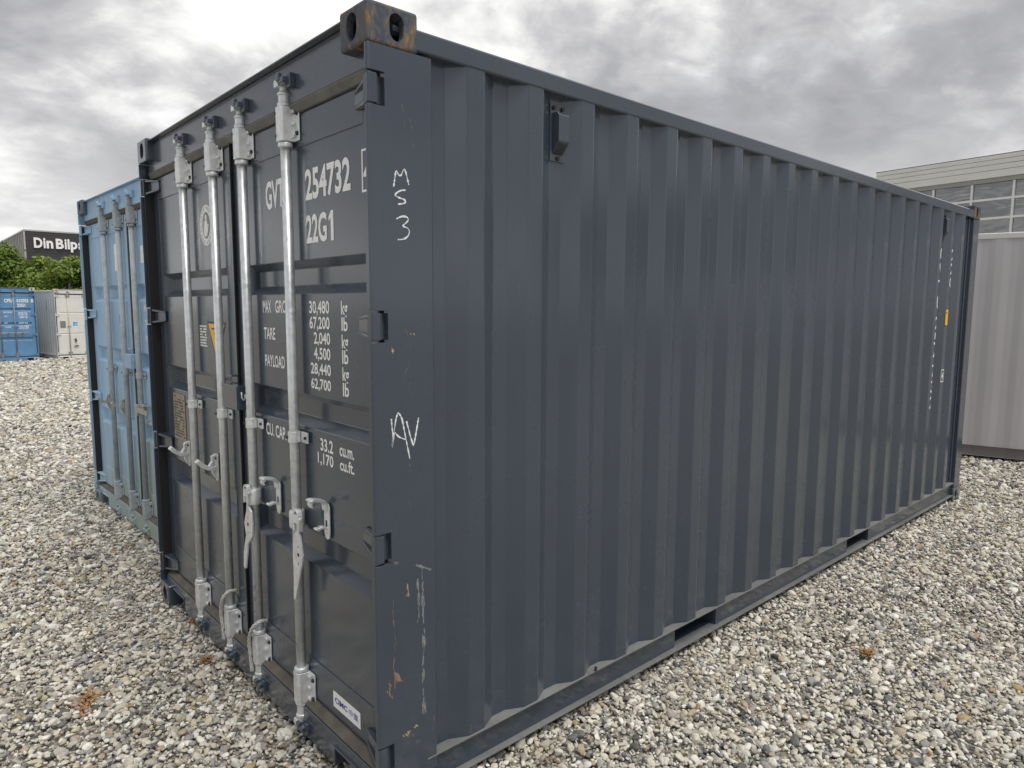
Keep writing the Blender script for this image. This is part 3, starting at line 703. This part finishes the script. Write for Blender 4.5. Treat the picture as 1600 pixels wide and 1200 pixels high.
s.build('rust_mark', MAT['scuff_rust'], main, kind='stuff')
s = MB(); scuff(s, .116, .818, .118, .775, 9, .002, .02, .003, rr); scuff(s, .088, .288, .135, .312, 12, .005, .01, .0045, rr); scuff(s, .070, 1.60, .072, 1.575, 4, .002, .014, .003, rr); scuff(s, .142, 1.625, .152, 1.624, 3, .002, .006, .004, rr)
s.build('yellow_mark', MAT['scuff_yellow'], main, kind='stuff')
# small tag on the bottom rail
MB().box(1.055, 1.063, -.004, .004, .1668, .185).build('rail_tag', MAT['void'], main)

# ---------------------------------------------------------------- rope ends on the two middle bars
def rope(pts, label):
    P = [Vector(p) for p in pts]; Q = []
    for i in range(len(P) - 1):
        for k in range(8): Q.append(P[i].lerp(P[i + 1], k / 8))
    Q.append(P[-1])
    for _ in range(6): Q = [Q[0]] + [(Q[i - 1] + 2 * Q[i] + Q[i + 1]) / 4 for i in range(1, len(Q) - 1)] + [Q[-1]]
    mb = MB()
    for s_ in range(3):
        path = []
        for i, q in enumerate(Q):
            d = (Q[min(i + 1, len(Q) - 1)] - Q[max(i - 1, 0)]).normalized(); u = d.orthogonal().normalized(); v_ = d.cross(u); a = i * .55 + s_ * 2 * PI / 3
            path.append(q + (u * math.cos(a) + v_ * math.sin(a)) * .0042)
        mb.tube(path, .0046, 6)
    o = mb.build('rope', MAT['rope']); o['label'] = label; o['category'] = 'rope'; o['group'] = 'rope ends tied to the locking bars'
rope([(.050, 1.360, .375), (.012, 1.352, .384), (-.008, 1.375, .350), (-.006, 1.410, .290), (-.002, 1.424, .25), (.004, 1.423, .18), (.006, 1.420, .125)], 'grey twisted rope end hanging on the left door bar nearest the door seam')
rope([(.050, 1.005, .350), (.014, .990, .365), (-.008, 1.020, .335), (-.006, 1.066, .275), (-.002, 1.082, .23), (.004, 1.084, .16), (.006, 1.080, .105)], 'grey twisted rope end hanging on the right door bar nearest the door seam')

# ---------------------------------------------------------------- neighbouring containers
M_blue = dict(paint=MAT['blue'], casting=MAT['blue_cast'], casting_top=MAT['blue_cast'], rail=MAT['blue'], bar=MAT['blue_galv'], fit=MAT['blue_galv'], bolt=MAT['void'], catch=MAT['galv_grime'], gasket=MAT['dusty_rubber'], vents=False, dusty=True)
blue, bdr, bdl, _ = make_container('shipping_container', 'faded light blue container with green algae beside the dark container', (0.2446, 2.6196, -0.017), 0.0267, M_blue, handles=False)
letter(bdr, [r for r in ROWS if r[0] not in ('GVTU', '254732', '22G1', 'CU. CAP.')], TX)
s = MB(); s.box(TX - .0004, TX, 2.438 - 1.60, .975, 2.02, 2.14); s.build('sticker', MAT['sticker_white'], bdr)
MB().box(TX - .0004, TX, 1.585, 1.640, 1.985, 2.190).build('sticker', MAT['sticker_white'], bdl)
MB().box(TX - .0004, TX, 1.520, 1.590, 1.335, 1.420).build('sticker', MAT['sticker_white'], bdl)
MB().box(TX - .0007, TX - .0005, 1.530, 1.575, 1.385, 1.40).box(TX - .0007, TX - .0005, 1.530, 1.57, 1.36, 1.37).build('sticker_print', MAT['ink_dark'], bdl)
MB().box(TX - .0004, TX, 1.530, 1.600, 1.575, 1.650).build('sticker', plain('faded_navy_print', (.06, .10, .25), .6), bdl)
MB().box(TX - .0007, TX - .0005, 1.530, 1.568, 1.580, 1.612).build('sticker_print', plain('faded_red_print', (.50, .28, .26), .6), bdl)
# lock handle lying across the blue right door
h = MB(); h.box(-.004, .006, .80, 1.02, .955, .990); h.lathe((BX, 1.049), [(.028, .93), (.028, 1.01)], 16); h.box(-.006, .02, 1.02, 1.075, .93, 1.01)
h.build('bar_handle', MAT['galv_grime'], blue, .003)

M_blue2 = dict(paint=MAT['blue2'], casting=MAT['cream'], casting_top=MAT['cream'], rail=MAT['blue2'], bar=MAT['blue2_bar'], fit=MAT['blue2_bar'], bolt=MAT['void'], catch=MAT['blue2_bar'], gasket=MAT['rubber'], vents=False)
fb, fbr, fbl, _ = make_container('shipping_container', 'mid blue container with white serial number standing in front of the trees', (2.916, 27.87, -.30), math.radians(89), M_blue2, handles=False)
b8 = [('CPIU', .900, .660, 2.07, 2.19), ('010702', .545, .200, 2.07, 2.19), ('22G1', .540, .300, 1.92, 2.03), ('MAX. GROSS', .95, .70, 1.70, 1.74), ('TARE', .94, .84, 1.57, 1.61), ('NET', .94, .84, 1.33, 1.37), ('CU.CAP.', .93, .75, 1.19, 1.24),
      ('30480 KG', .53, .26, 1.68, 1.73), ('67200 LB', .53, .26, 1.63, 1.67), ('2180 KG', .50, .26, 1.57, 1.61), ('4805 LB', .50, .26, 1.52, 1.56), ('28300 KG', .53, .26, 1.33, 1.38), ('33.2 CBM', .52, .24, 1.20, 1.26), ('1172 CFT', .53, .24, 1.13, 1.19)]
letter(fbr, b8, TX, None, .03)
s = MB(); s.box(TF - .0002, TF, .055, .130, 2.075, 2.185); s.build('lettering', MAT['white'], fbr)
s = MB(); text_on_door(s, '6', TF - .0006, .105, .075, 2.09, 2.17, .01); s.build('lettering', MAT['blue2'], fbr)
for y in (1.049, .634):
    h = MB(); h.prism([(y + .02, .985), (y - .30, 1.005), (y - .42, 1.02), (y - .42, 1.035), (y - .02, 1.035)], 0, -.002, .008); h.build('bar_handle', MAT['galv_grime'], fb, .002)
M_white = dict(paint=MAT['offwhite'], casting=MAT['cream'], casting_top=MAT['cream'], rail=MAT['offwhite'], bar=MAT['cream'], fit=MAT['galv_grime'], bolt=MAT['void'], catch=MAT['offwhite'], gasket=MAT['rubber'], vents=False)
ang = math.radians(97); ox = 3.519 + 2.438 * math.sin(ang); oy = 28.13 - 2.438 * math.cos(ang)
fw, fwr, fwl, fws = make_container('shipping_container', 'off white container with a blue sticker beside the mid blue container', (ox, oy, -.32), ang, M_white, handles=False, bars=[.44, .99, 1.45, 2.00],
                              bands=[(1.75, 1.70), (.98, .93), (.60, .597)])
MB().box(DX - .0008, DX, 2.10, 2.28, 1.17, 1.42).build('vent_grille', plain('grey_mesh', (.22, .22, .22), .7), fwl)
MB().box(TX - .0005, TX, 1.72, 1.86, 1.24, 1.38).build('sticker', plain('sky_blue_vinyl', (.05, .38, .75), .4), fwl)
s = MB(); s.box(TX - .0010, TX - .0006, 1.76, 1.775, 1.26, 1.34); s.box(TX - .0010, TX - .0006, 1.79, 1.805, 1.26, 1.32); s.build('sticker_print', MAT['sticker_white'], fwl)
s = MB(); s.prism([(1.80, .78), (1.86, .74), (1.80, .68), (1.84, .64), (1.77, .66)], 0, .02, .05); s.prism([(1.72, .52), (1.88, .50), (1.88, .48), (1.74, .49)], 0, .02, .05); s.build('door_catch', MAT['void'], fwl)
s = MB()
for k, ch in enumerate('CPSU'):
    V, Fc = text_polys(ch, .02); s.add([(.90 + .075 - .075 * a, Wc - .0035, 2.14 - .1 * k + .075 * b_) for a, b_ in V], Fc)
s.build('lettering', MAT['ink_dark'], fw)
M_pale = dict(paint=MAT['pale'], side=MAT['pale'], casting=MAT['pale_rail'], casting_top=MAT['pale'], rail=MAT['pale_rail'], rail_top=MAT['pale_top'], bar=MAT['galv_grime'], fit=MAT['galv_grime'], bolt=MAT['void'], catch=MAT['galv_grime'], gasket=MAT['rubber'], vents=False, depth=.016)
# its long right side faces the camera; its door end lies hidden behind the dark container
va = math.atan2(-.95, .26)
dirv = Vector((math.cos(va), math.sin(va), 0)); p0 = Vector((8.05, .44, 0)) - dirv * 2.75
make_container('shipping_container', 'pale grey container with its long side behind the far end of the dark container', (p0.x, p0.y, -.005), va, M_pale, handles=False)

# ---------------------------------------------------------------- ground
def ground_z(x, y):
    t_ = min(1, max(0, (y - 9) / 17)); return -.30 * t_ * t_ * (3 - 2 * t_)
STONES = [(0.00, (.62, .585, .49)), (.11, (.43, .41, .365)), (.20, (.71, .69, .62)), (.32, (.30, .29, .275)), (.39, (.54, .51, .43)), (.51, (.11, .11, .112)), (.565, (.80, .78, .71)),
          (.67, (.40, .335, .24)), (.72, (.34, .33, .32)), (.79, (.57, .52, .40)), (.87, (.16, .157, .155)), (.91, (.38, .32, .275)), (.945, (.62, .60, .55)), (.985, (.42, .31, .16))]
gm, t, p = mat('gravel_bed')
pos = N(t, 'ShaderNodeNewGeometry').outputs['Position']
vo = N(t, 'ShaderNodeTexVoronoi'); vo.inputs['Scale'].default_value = 34; L(t, pos, vo.inputs['Vector'])
sx = N(t, 'ShaderNodeSeparateXYZ'); L(t, vo.outputs['Color'], sx.inputs[0])
cst = ramp(t, sx.outputs[0], STONES, 'CONSTANT')
far_n = noise_n(t, pos, 0.35, 5, 0.6); mid_n = noise_n(t, pos, 3, 5, 0.65)
cst = mixc(t, 1.0, mixc(t, math_n(t, 'MULTIPLY', ramp(t, far_n, [(0.4, 0.0), (0.7, 1.0)]), 0.3), cst, (.34, .31, .25)), (.62, .62, .62), 'MULTIPLY')
setb(t, p, cst, 0.85); bump(t, p, vo.outputs['Distance'], 0.9, 0.02)
p.inputs['Normal'].links[0].from_node.invert = True
g = MB(); xs = [-400, -120, -40, -15, -6, 0, 3, 6, 10, 15, 25, 40, 120, 400]; ys = [-400, -120, -40, -12, -4, 0, 4, 9] + [9 + 17 * k / 10 for k in range(1, 11)] + [34, 60, 120, 400]
g.add([(x, y, ground_z(x, y) - .012) for y in ys for x in xs], [(j * len(xs) + i, j * len(xs) + i + 1, (j + 1) * len(xs) + i + 1, (j + 1) * len(xs) + i) for j in range(len(ys) - 1) for i in range(len(xs) - 1)], True)
g.build('ground', gm, None, kind='structure')

# gravel: loose stones scattered over the yard by geometry nodes
sm_, t, p = mat('pebble_stone')
oi = N(t, 'ShaderNodeObjectInfo'); co = objco(t); wp = N(t, 'ShaderNodeNewGeometry').outputs['Position']
c0 = ramp(t, oi.outputs['Random'], STONES, 'CONSTANT')
mot = noise_n(t, co, 2.3, 5, 0.65)
c0 = mixc(t, 1.0, c0, ramp(t, mot, [(0.25, .70), (0.75, 1.18)]), 'MULTIPLY')
vein = noise_n(t, scaled(t, co, (1, 1, 4)), 3.0, 3, .6)
c0 = mixc(t, ramp(t, vein, [(0.60, 0.0), (0.72, 0.35)]), c0, (.30, .25, .18))
patch = noise_n(t, wp, 0.9, 4, 0.6); patch2 = noise_n(t, wp, 2.2, 4, .65)
c0 = mixc(t, ramp(t, patch2, [(0.58, 0.0), (0.72, 0.55)]), c0, mixc(t, ramp(t, patch, [(0.45, 0.0), (0.55, 1.0)]), (.30, .25, .12), (.22, .17, .12)))
setb(t, p, c0, ramp(t, mot, [(0.3, 0.55), (0.7, 0.8)])); bump(t, p, noise_n(t, co, 9, 4, .6), 0.25, 0.12)
shapes = bpy.data.collections.new('stone_shapes')
rs = random.Random(3)
for k in range(12):
    bm = bmesh.new(); bmesh.ops.create_icosphere(bm, subdivisions=3, radius=1.0); off = Vector((k * 7.3, k * 3.1, 0))
    sx_, sy_, sz_ = 1.0, rs.uniform(.52, .88), rs.uniform(.36, .66)
    for v in bm.verts:
        n_ = noise.noise(v.co * 0.9 + off) * .34 + noise.noise(v.co * 2.1 + off) * .13 + noise.noise(v.co * 4.5 + off) * .04
        # a few flat facets, as on broken flint
        q = v.co * (1 + n_)
        for fdir in range(3):
            d = Vector((math.sin(k * 5 + fdir * 2.1), math.cos(k * 3 + fdir * 1.7), math.sin(k + fdir * 2.9))).normalized(); e = q.dot(d) - .80
            if e > 0: q -= d * e * .75
        v.co = Vector((q.x * sx_, q.y * sy_, q.z * sz_))
    for f in bm.faces: f.smooth = True
    me = bpy.data.meshes.new('pebble'); bm.to_mesh(me); bm.free(); me.materials.append(sm_)
    shapes.objects.link(bpy.data.objects.new('pebble', me))
rng = np.random.default_rng(11)
def to_cam(P):
    d = P - np.array(CAM); z = d @ np.array(F_); return d @ np.array(R_), d @ np.array(U_), z
FOOT = [((0, 0), 0.0), ((0.2446, 2.6196), 0.0267), ((p0.x, p0.y), va)]
pts = []; rad = []
lay = []
def scatter(s0, dmin, dmax, rmul):
    if dmax <= dmin: return
    a = np.arange(-6, 14, s0); b_ = np.arange(-5, 32, s0)
    X_, Y_ = np.meshgrid(a, b_); X_ = X_.ravel(); Y_ = Y_.ravel()
    X_ = X_ + rng.uniform(-.5, .5, len(X_)) * s0; Y_ = Y_ + rng.uniform(-.5, .5, len(Y_)) * s0
    P = np.stack([X_, Y_, np.zeros_like(X_)], 1); cx, cy, cz = to_cam(P)
    dd = np.hypot(P[:, 0] - CAM.x, P[:, 1] - CAM.y)
    k = (cz > .1) & (dd >= dmin) & (dd < dmax) & (np.abs(cx) < cz * .74 * 1.16 + .8) & (cy < cz * .56 * 1.1 + .2) & (cy > -cz * .555 * 1.2 - .6)
    for (fx, fy), fa in FOOT:
        lx = (P[:, 0] - fx) * math.cos(fa) + (P[:, 1] - fy) * math.sin(fa); ly = -(P[:, 0] - fx) * math.sin(fa) + (P[:, 1] - fy) * math.cos(fa)
        k &= ~((lx > .16) & (lx < 5.95) & (ly > .12) & (ly < 2.32))
    # whatever stands behind the dark container stays out of sight
    k &= ~((X_ > 1.2) & (X_ < 5.9) & (Y_ > 2.35) & (Y_ < 5.0))
    lay.append((P[k], rmul))
scatter(.0172, 0, 5.0, 1.0); scatter(.0205, 5.0, 8.0, 1.15); scatter(.029, 8.0, 12.0, 1.55); scatter(.046, 12.0, 19.0, 2.3); scatter(.078, 19.0, 31.0, 3.2)
PP = np.concatenate([l[0] for l in lay]); RM = np.concatenate([np.full(len(l[0]), l[1]) for l in lay])
n = len(PP); print('stones', n)
size = np.clip(rng.lognormal(math.log(.0093), .42, n), .0045, .026) * RM
PP[:, 2] = np.array([ground_z(x, y) for x, y in PP[:, :2]]) + rng.uniform(-.006, .006, n) + size * .25 - .003
# gentle unevenness of the bed
PP[:, 2] += .008 * np.sin(PP[:, 0] * 3.1 + 1.3 * np.sin(PP[:, 1] * 2.3)) * np.cos(PP[:, 1] * 2.7)
me = bpy.data.meshes.new('gravel'); me.vertices.add(n); me.vertices.foreach_set('co', PP.astype(np.float32).ravel())
at = me.attributes.new('scl', 'FLOAT', 'POINT'); at.data.foreach_set('value', size.astype(np.float32))
at = me.attributes.new('idx', 'INT', 'POINT'); at.data.foreach_set('value', rng.integers(0, 12, n).astype(np.int32))
rot = np.stack([rng.normal(0, .45, n), rng.normal(0, .45, n), rng.uniform(0, 2 * PI, n)], 1).astype(np.float32)
at = me.attributes.new('rot', 'FLOAT_VECTOR', 'POINT'); at.data.foreach_set('vector', rot.ravel())
me.materials.append(sm_); me.update()
grav = link('gravel', me, None, kind='stuff')
grav['label'] = 'rounded grey and cream gravel stones covering the yard'
ng = bpy.data.node_groups.new('gravel_scatter', 'GeometryNodeTree')
ng.interface.new_socket('Geometry', in_out='INPUT', socket_type='NodeSocketGeometry'); ng.interface.new_socket('Geometry', in_out='OUTPUT', socket_type='NodeSocketGeometry')
gi = ng.nodes.new('NodeGroupInput'); go = ng.nodes.new('NodeGroupOutput'); ci = ng.nodes.new('GeometryNodeCollectionInfo'); ci.inputs[0].default_value = shapes
ci.inputs['Separate Children'].default_value = True; ci.inputs['Reset Children'].default_value = True
ip = ng.nodes.new('GeometryNodeInstanceOnPoints'); ip.inputs['Pick Instance'].default_value = True
def na(nm, ty):
    q = ng.nodes.new('GeometryNodeInputNamedAttribute'); q.data_type = ty; q.inputs['Name'].default_value = nm; return q.outputs[0]
ng.links.new(gi.outputs[0], ip.inputs['Points']); ng.links.new(ci.outputs[0], ip.inputs['Instance'])
ng.links.new(na('idx', 'INT'), ip.inputs['Instance Index']); ng.links.new(na('rot', 'FLOAT_VECTOR'), ip.inputs['Rotation']); ng.links.new(na('scl', 'FLOAT'), ip.inputs['Scale'])
ng.links.new(ip.outputs[0], go.inputs[0])
grav.modifiers.new('scatter', 'NODES').node_group = ng

# clumps of rust-brown dead leaf on the gravel
lm, t, p = mat('dead_leaf'); v = objco(t); a = noise_n(t, v, 60, 4, .7)
setb(t, p, mixc(t, ramp(t, a, [(0.35, 0.0), (0.65, 1.0)]), (.20, .10, .045), (.50, .31, .15)), 0.9)
def clump(x, y, sx_, sy_, rz, label, seed):
    r = random.Random(seed); mb = MB()
    for _ in range(150):
        a_, b_ = r.gauss(0, .42), r.gauss(0, .42); l = r.uniform(.006, .018); th = r.uniform(0, 2 * PI); el = r.gauss(0, .5)
        c = Vector((a_ * sx_, b_ * sy_, .016 + r.random() * .016 * math.exp(-a_ * a_ * 3))); d = Vector((math.cos(th) * math.cos(el), math.sin(th) * math.cos(el), math.sin(el))) * l
        s_ = Vector((-math.sin(th), math.cos(th), r.gauss(0, .4))) * l * .35
        mb.add([c - d, c + s_, c + d + Vector((0, 0, -.003)), c - s_], [(0, 1, 2), (0, 2, 3)])
    o = mb.build('dead_leaf_clump', lm); o.location = (x, y, 0); o.rotation_euler = (0, 0, rz); o['label'] = label; o['category'] = 'leaf litter'
clump(-.56, 1.45, .105, .045, math.radians(70), 'largest rust brown clump of dead leaf on the gravel at lower left', 1)
clump(.05, 1.94, .045, .03, math.radians(-40), 'rust brown leaf clump on gravel below the far left locking bar', 2)
clump(-.06, 1.49, .028, .022, .3, 'small rust brown leaf clump on gravel below the door seam', 3)
clump(2.40, -.60, .04, .03, .6, 'dark brown leaf clump on gravel along the corrugated side', 4)

# sprigs of moss and weed between the stones
mm, t, p = mat('weed_green'); a = noise_n(t, objco(t), 40, 3, .6); setb(t, p, mixc(t, a, (.06, .10, .02), (.20, .24, .06)), .8)
r = random.Random(21); mb = MB()
for cx_, cy_, sp, n_ in ((-.36, 2.57, .10, 60), (3.55, -.12, .22, 120), (2.75, -.3, .16, 70), (2.17, .0, .10, 40), (-.28, 1.42, .05, 40), (1.9, -.45, .10, 40), (4.6, -.5, .3, 110), (-.2, 3.6, .2, 60), (-.9, 1.9, .12, 40)):
    for _ in range(n_):
        x, y = cx_ + r.gauss(0, sp), cy_ + r.gauss(0, sp); th = r.uniform(0, 2 * PI); l = r.uniform(.004, .013); d = Vector((math.cos(th), math.sin(th), r.uniform(.1, .9))).normalized() * l; sd = Vector((-math.sin(th), math.cos(th), 0)) * l * .3
        c = Vector((x, y, r.uniform(.004, .016))); mb.add([c - sd, c + sd, c + d], [(0, 1, 2)])
mb.build('moss', mm, None, kind='stuff', label='small green moss sprigs between the gravel stones')

# ---------------------------------------------------------------- trees
def leaf_mat(name, c1, c2, c3):
    m, t, p = mat(name); pos = N(t, 'ShaderNodeNewGeometry').outputs['Position']
    a = noise_n(t, pos, 1.2, 3, .6); b_ = noise_n(t, pos, 9, 2, .6)
    f = math_n(t, 'ADD', math_n(t, 'MULTIPLY', a, .6), math_n(t, 'MULTIPLY', b_, .4))
    c = ramp(t, f, [(0.35, c1), (0.5, c2), (0.64, c3)]); setb(t, p, c, 0.55)
    tr = N(t, 'ShaderNodeBsdfTranslucent'); L(t, c, tr.inputs[0]); ad = N(t, 'ShaderNodeMixShader'); ad.inputs[0].default_value = .3
    L(t, p.outputs[0], ad.inputs[1]); L(t, tr.outputs[0], ad.inputs[2]); L(t, ad.outputs[0], [n_ for n_ in t.nodes if n_.type == 'OUTPUT_MATERIAL'][0].inputs[0])
    return m
LEAF = [leaf_mat('fresh_leaf', (.08, .14, .02), (.17, .26, .04), (.30, .36, .07)), leaf_mat('deep_leaf', (.075, .12, .025), (.14, .19, .04), (.24, .28, .065))]
BARK = plain('bark', (.09, .07, .05), .9, 0, .3, 12, .4)
def tree(x, y, h, rx, label, seed, lm_):
    r = random.Random(seed); np_r = np.random.default_rng(seed); zb = ground_z(x, y)
    root = thing('tree', label, 'tree', (x, y, zb), 0, 'trees behind the far containers')
    tr = MB(); tr.tube([(0, 0, -.1), (.05, .02, h * .25), (-.04, .05, h * .5), (.03, 0, h * .78)], [.14, .11, .08, .03], 8)
    lobes = []
    for k in range(56):
        a_ = r.uniform(0, 2 * PI); zf = r.uniform(.0, .93); rr_ = rx * math.sqrt(max(.05, 1 - ((zf - .42) / .66) ** 2)) * r.uniform(.35, .85)
        c = Vector((math.cos(a_) * rr_, math.sin(a_) * rr_, zf * h)); lobes.append((c, r.uniform(.30, .62) * rx * .62))
        if k < 10: tr.tube([(0, 0, h * r.uniform(.2, .5)), tuple(c * .6 + Vector((0, 0, .1))), tuple(c)], [.05, .03, .012], 5)
    tr.build('trunk', BARK, root)
    V = []; Fq = []
    for c, rl in lobes:
        m_ = int(430 * (rl / (.3 * rx)) ** 2)
        d = np_r.normal(size=(m_, 3)); d /= np.linalg.norm(d, axis=1)[:, None]
        rad_ = rl * np_r.uniform(.55, 1.12, m_) * (1 + .25 * np_r.normal(size=m_) * .5)
        P_ = np.array(c) + d * rad_[:, None] * np.array([1, 1, .8])
        nrm = d + np_r.normal(size=(m_, 3)) * .55 + np.array([0, 0, .35]); nrm /= np.linalg.norm(nrm, axis=1)[:, None]
        u = np.cross(nrm, np_r.normal(size=(m_, 3))); u /= np.linalg.norm(u, axis=1)[:, None]; w_ = np.cross(nrm, u)
        l = np_r.uniform(.055, .115, m_)[:, None]
        for P4 in np.stack([P_ - u * l, P_ + w_ * l * .55, P_ + u * l, P_ - w_ * l * .55], 1):
            o = len(V); V += P4.tolist(); Fq.append((o, o + 1, o + 2, o + 3))
    me = bpy.data.meshes.new('crown'); me.from_pydata(V, [], Fq); me.materials.append(lm_); link('crown', me, root)
tree(2.9, 39.9, 5.0, 1.7, 'tall fresh green tree at the left edge behind the mid blue container', 1, LEAF[0])
tree(4.3, 39.2, 4.35, 1.6, 'fresh green bushy tree left of the sign letters above the blue container', 2, LEAF[0])
tree(5.6, 38.0, 4.2, 1.5, 'fresh green bushy tree under the first sign letters', 3, LEAF[0])
tree(6.9, 37.2, 4.3, 1.55, 'dull green bushy tree standing behind the off white container', 4, LEAF[1])
tree(8.2, 36.4, 4.5, 1.6, 'dull green bushy tree close against the faded blue container edge', 5, LEAF[1])
tree(1.3, 40.8, 4.6, 1.7, 'fresh green bushy tree beyond the left end of the mid blue container', 6, LEAF[0])

# ---------------------------------------------------------------- dark hall with sign
cl = plain('dark_cladding', (.055, .05, .055), .5, .1, .1, 2, 0); cl2 = plain('grey_cladding', (.20, .20, .19), .5, .1, .1, 2, 0); trim = plain('light_trim', (.45, .46, .46), .4, .2, .05, 3, 0)
hall = thing('showroom_building', 'dark grey clad hall with big white sign letters rising behind the trees', 'building', (9.99, 84.2, 0))
fz = MB(); nb = 30; Hh = 9.1
for k in range(nb):
    z0 = k * Hh / nb; fz.box(-.03 - .02 * (k % 2), .0, .02, 40, z0, z0 + Hh / nb - .025)
fz.v = [(y, x, z) for x, y, z in fz.v]; fz.f = [f[::-1] for f in fz.f]
fz.build('wall', cl, hall)
MB().box(.02, 40, .0005, .4, 0, Hh - .02).build('wall', cl, hall)
sd = MB()
for k in range(40): sd.box(-.04 + .03 * (k % 2), .0, .05 + k * .6, .05 + k * .6 + .58, 0, Hh - .01)
sd.f = sd.f; sd.build('wall', cl2, hall)
MB().box(-.08, 40, -.10, .3, Hh, Hh + .14).box(-.10, .3, .3, 24, Hh, Hh + .14).box(-.10, .02, -.06, .04, 0, Hh).build('roof_trim', trim, hall)
MB().box(.3, 40, .3, 24, Hh - .1, Hh).build('roof', cl2, hall)
xx = .70
for ch, wd in (('D', .82), ('i', .26), ('n', .66), ('', .16), ('B', .78), ('i', .26), ('l', .26), ('p', .70), ('a', .64), ('r', .46), ('t', .44), ('n', .66), ('e', .68), ('r', .46)):
    if ch:
        V, Fc = text_polys(ch, .035); z0, z1 = {'p': (7.14, 8.22), 'D': (7.44, 8.47), 'B': (7.44, 8.47), 'i': (7.44, 8.47), 'l': (7.44, 8.47), 't': (7.44, 8.40)}.get(ch, (7.44, 8.22))
        s = MB(); s.add([(xx + (wd - .08) * a, -.20, z0 + (z1 - z0) * b_) for a, b_ in V], Fc)
        me = s.mesh('sign_letter', MAT['sticker_white']); o = link('sign_letter', me, hall)
        sol = o.modifiers.new('depth', 'SOLIDIFY'); sol.thickness = .12; sol.offset = 0
    xx += wd * 1.0

# ---------------------------------------------------------------- glazed hall on the right
Fd = Vector((.115, .9934, 0)).normalized()
rb = thing('workshop_building', 'light grey clad hall with rows of white framed panes above the pale grey container', 'building', (25.48, 8.276, 0), math.atan2(-Fd.y, -Fd.x))
# local x runs along the facade (towards the camera side), local y points away from the camera: facade at y = 0
wallm = plain('light_grey_cladding', (.66, .66, .63), .45, .15, .05, 1.5, 0); frm = plain('white_window_frame', (.72, .73, .72), .4, 0, .04, 5, 0)
gl, t, p = mat('window_glass'); v = objco(t)
hn = noise_n(t, scaled(t, v, (.55, 1, 1.6)), 1.2, 2, .45, 1.0)
setb(t, p, (.035, .04, .05), 0.05, 0.0, 1.0); bump(t, p, hn, 0.35, 0.09)
p.inputs['IOR'].default_value = 2.0
sgn = 1                                    # the camera sees the facade from local -y or +y
loc_cam = Matrix.Rotation(-math.atan2(-Fd.y, -Fd.x), 3, 'Z') @ (CAM - Vector((25.48, 8.276, 0)))
sgn = -1 if loc_cam.y < 0 else 1           # outward direction along local y
def fbx(mb, x0, x1, d0, d1, z0, z1): mb.box(x0, x1, min(sgn * d0, sgn * d1), max(sgn * d0, sgn * d1), z0, z1)
for z0, z1 in ((6.352, 6.48), (6.202, 6.342), (6.032, 6.192), (5.80, 6.022)):
    s = MB(); fbx(s, 0, 30, -.10, .03, z0, z1); s.build('cladding_panel', wallm, rb, .006)
s = MB(); fbx(s, -.02, 30, -12, .012, 6.48, 6.51); s.build('roof', plain('dark_roof_edge', (.10, .10, .10), .6), rb)
s = MB(); fbx(s, 0, 30, -.3, -.12, 0, 6.47); fbx(s, 0, .12, -12, -.12, 0, 6.47); s.build('wall', wallm, rb)
s = MB(); fbx(s, .2, 30, -.10, .0, 5.66, 5.795); s.build('lintel', plain('mid_grey_trim', (.30, .30, .28), .5), rb)  # mid grey strip between cladding and panes
rows = [5.655, 5.14, 4.55, 3.98, 3.41, 2.84]
cols = [.77 + 1.16 * k for k in range(-0, 25)]
fm = MB()
for z in rows[1:]: fbx(fm, .2, 30, -.10, -.02, z - .035, z + .035)
for x in cols: fbx(fm, x - .03, x + .03, -.10, -.012, 2.87, 5.655)
fm.build('window_frame', frm, rb)
for i in range(len(rows) - 1):
    for j in range(len(cols) - 1):
        if j > 13: continue
        s = MB(); fbx(s, cols[j] + .03, cols[j + 1] - .03, -.095, -.075, rows[i + 1] + .035, rows[i] - (.035 if i else 0)); s.build('window_pane', gl, rb)
s = MB(); fbx(s, cols[13] + 1.2, 30, -.095, -.075, 2.87, 5.65); s.build('window_pane', gl, rb)
s = MB(); fbx(s, .2, 30, -.10, .0, 0, 2.80); s.build('wall', wallm, rb)
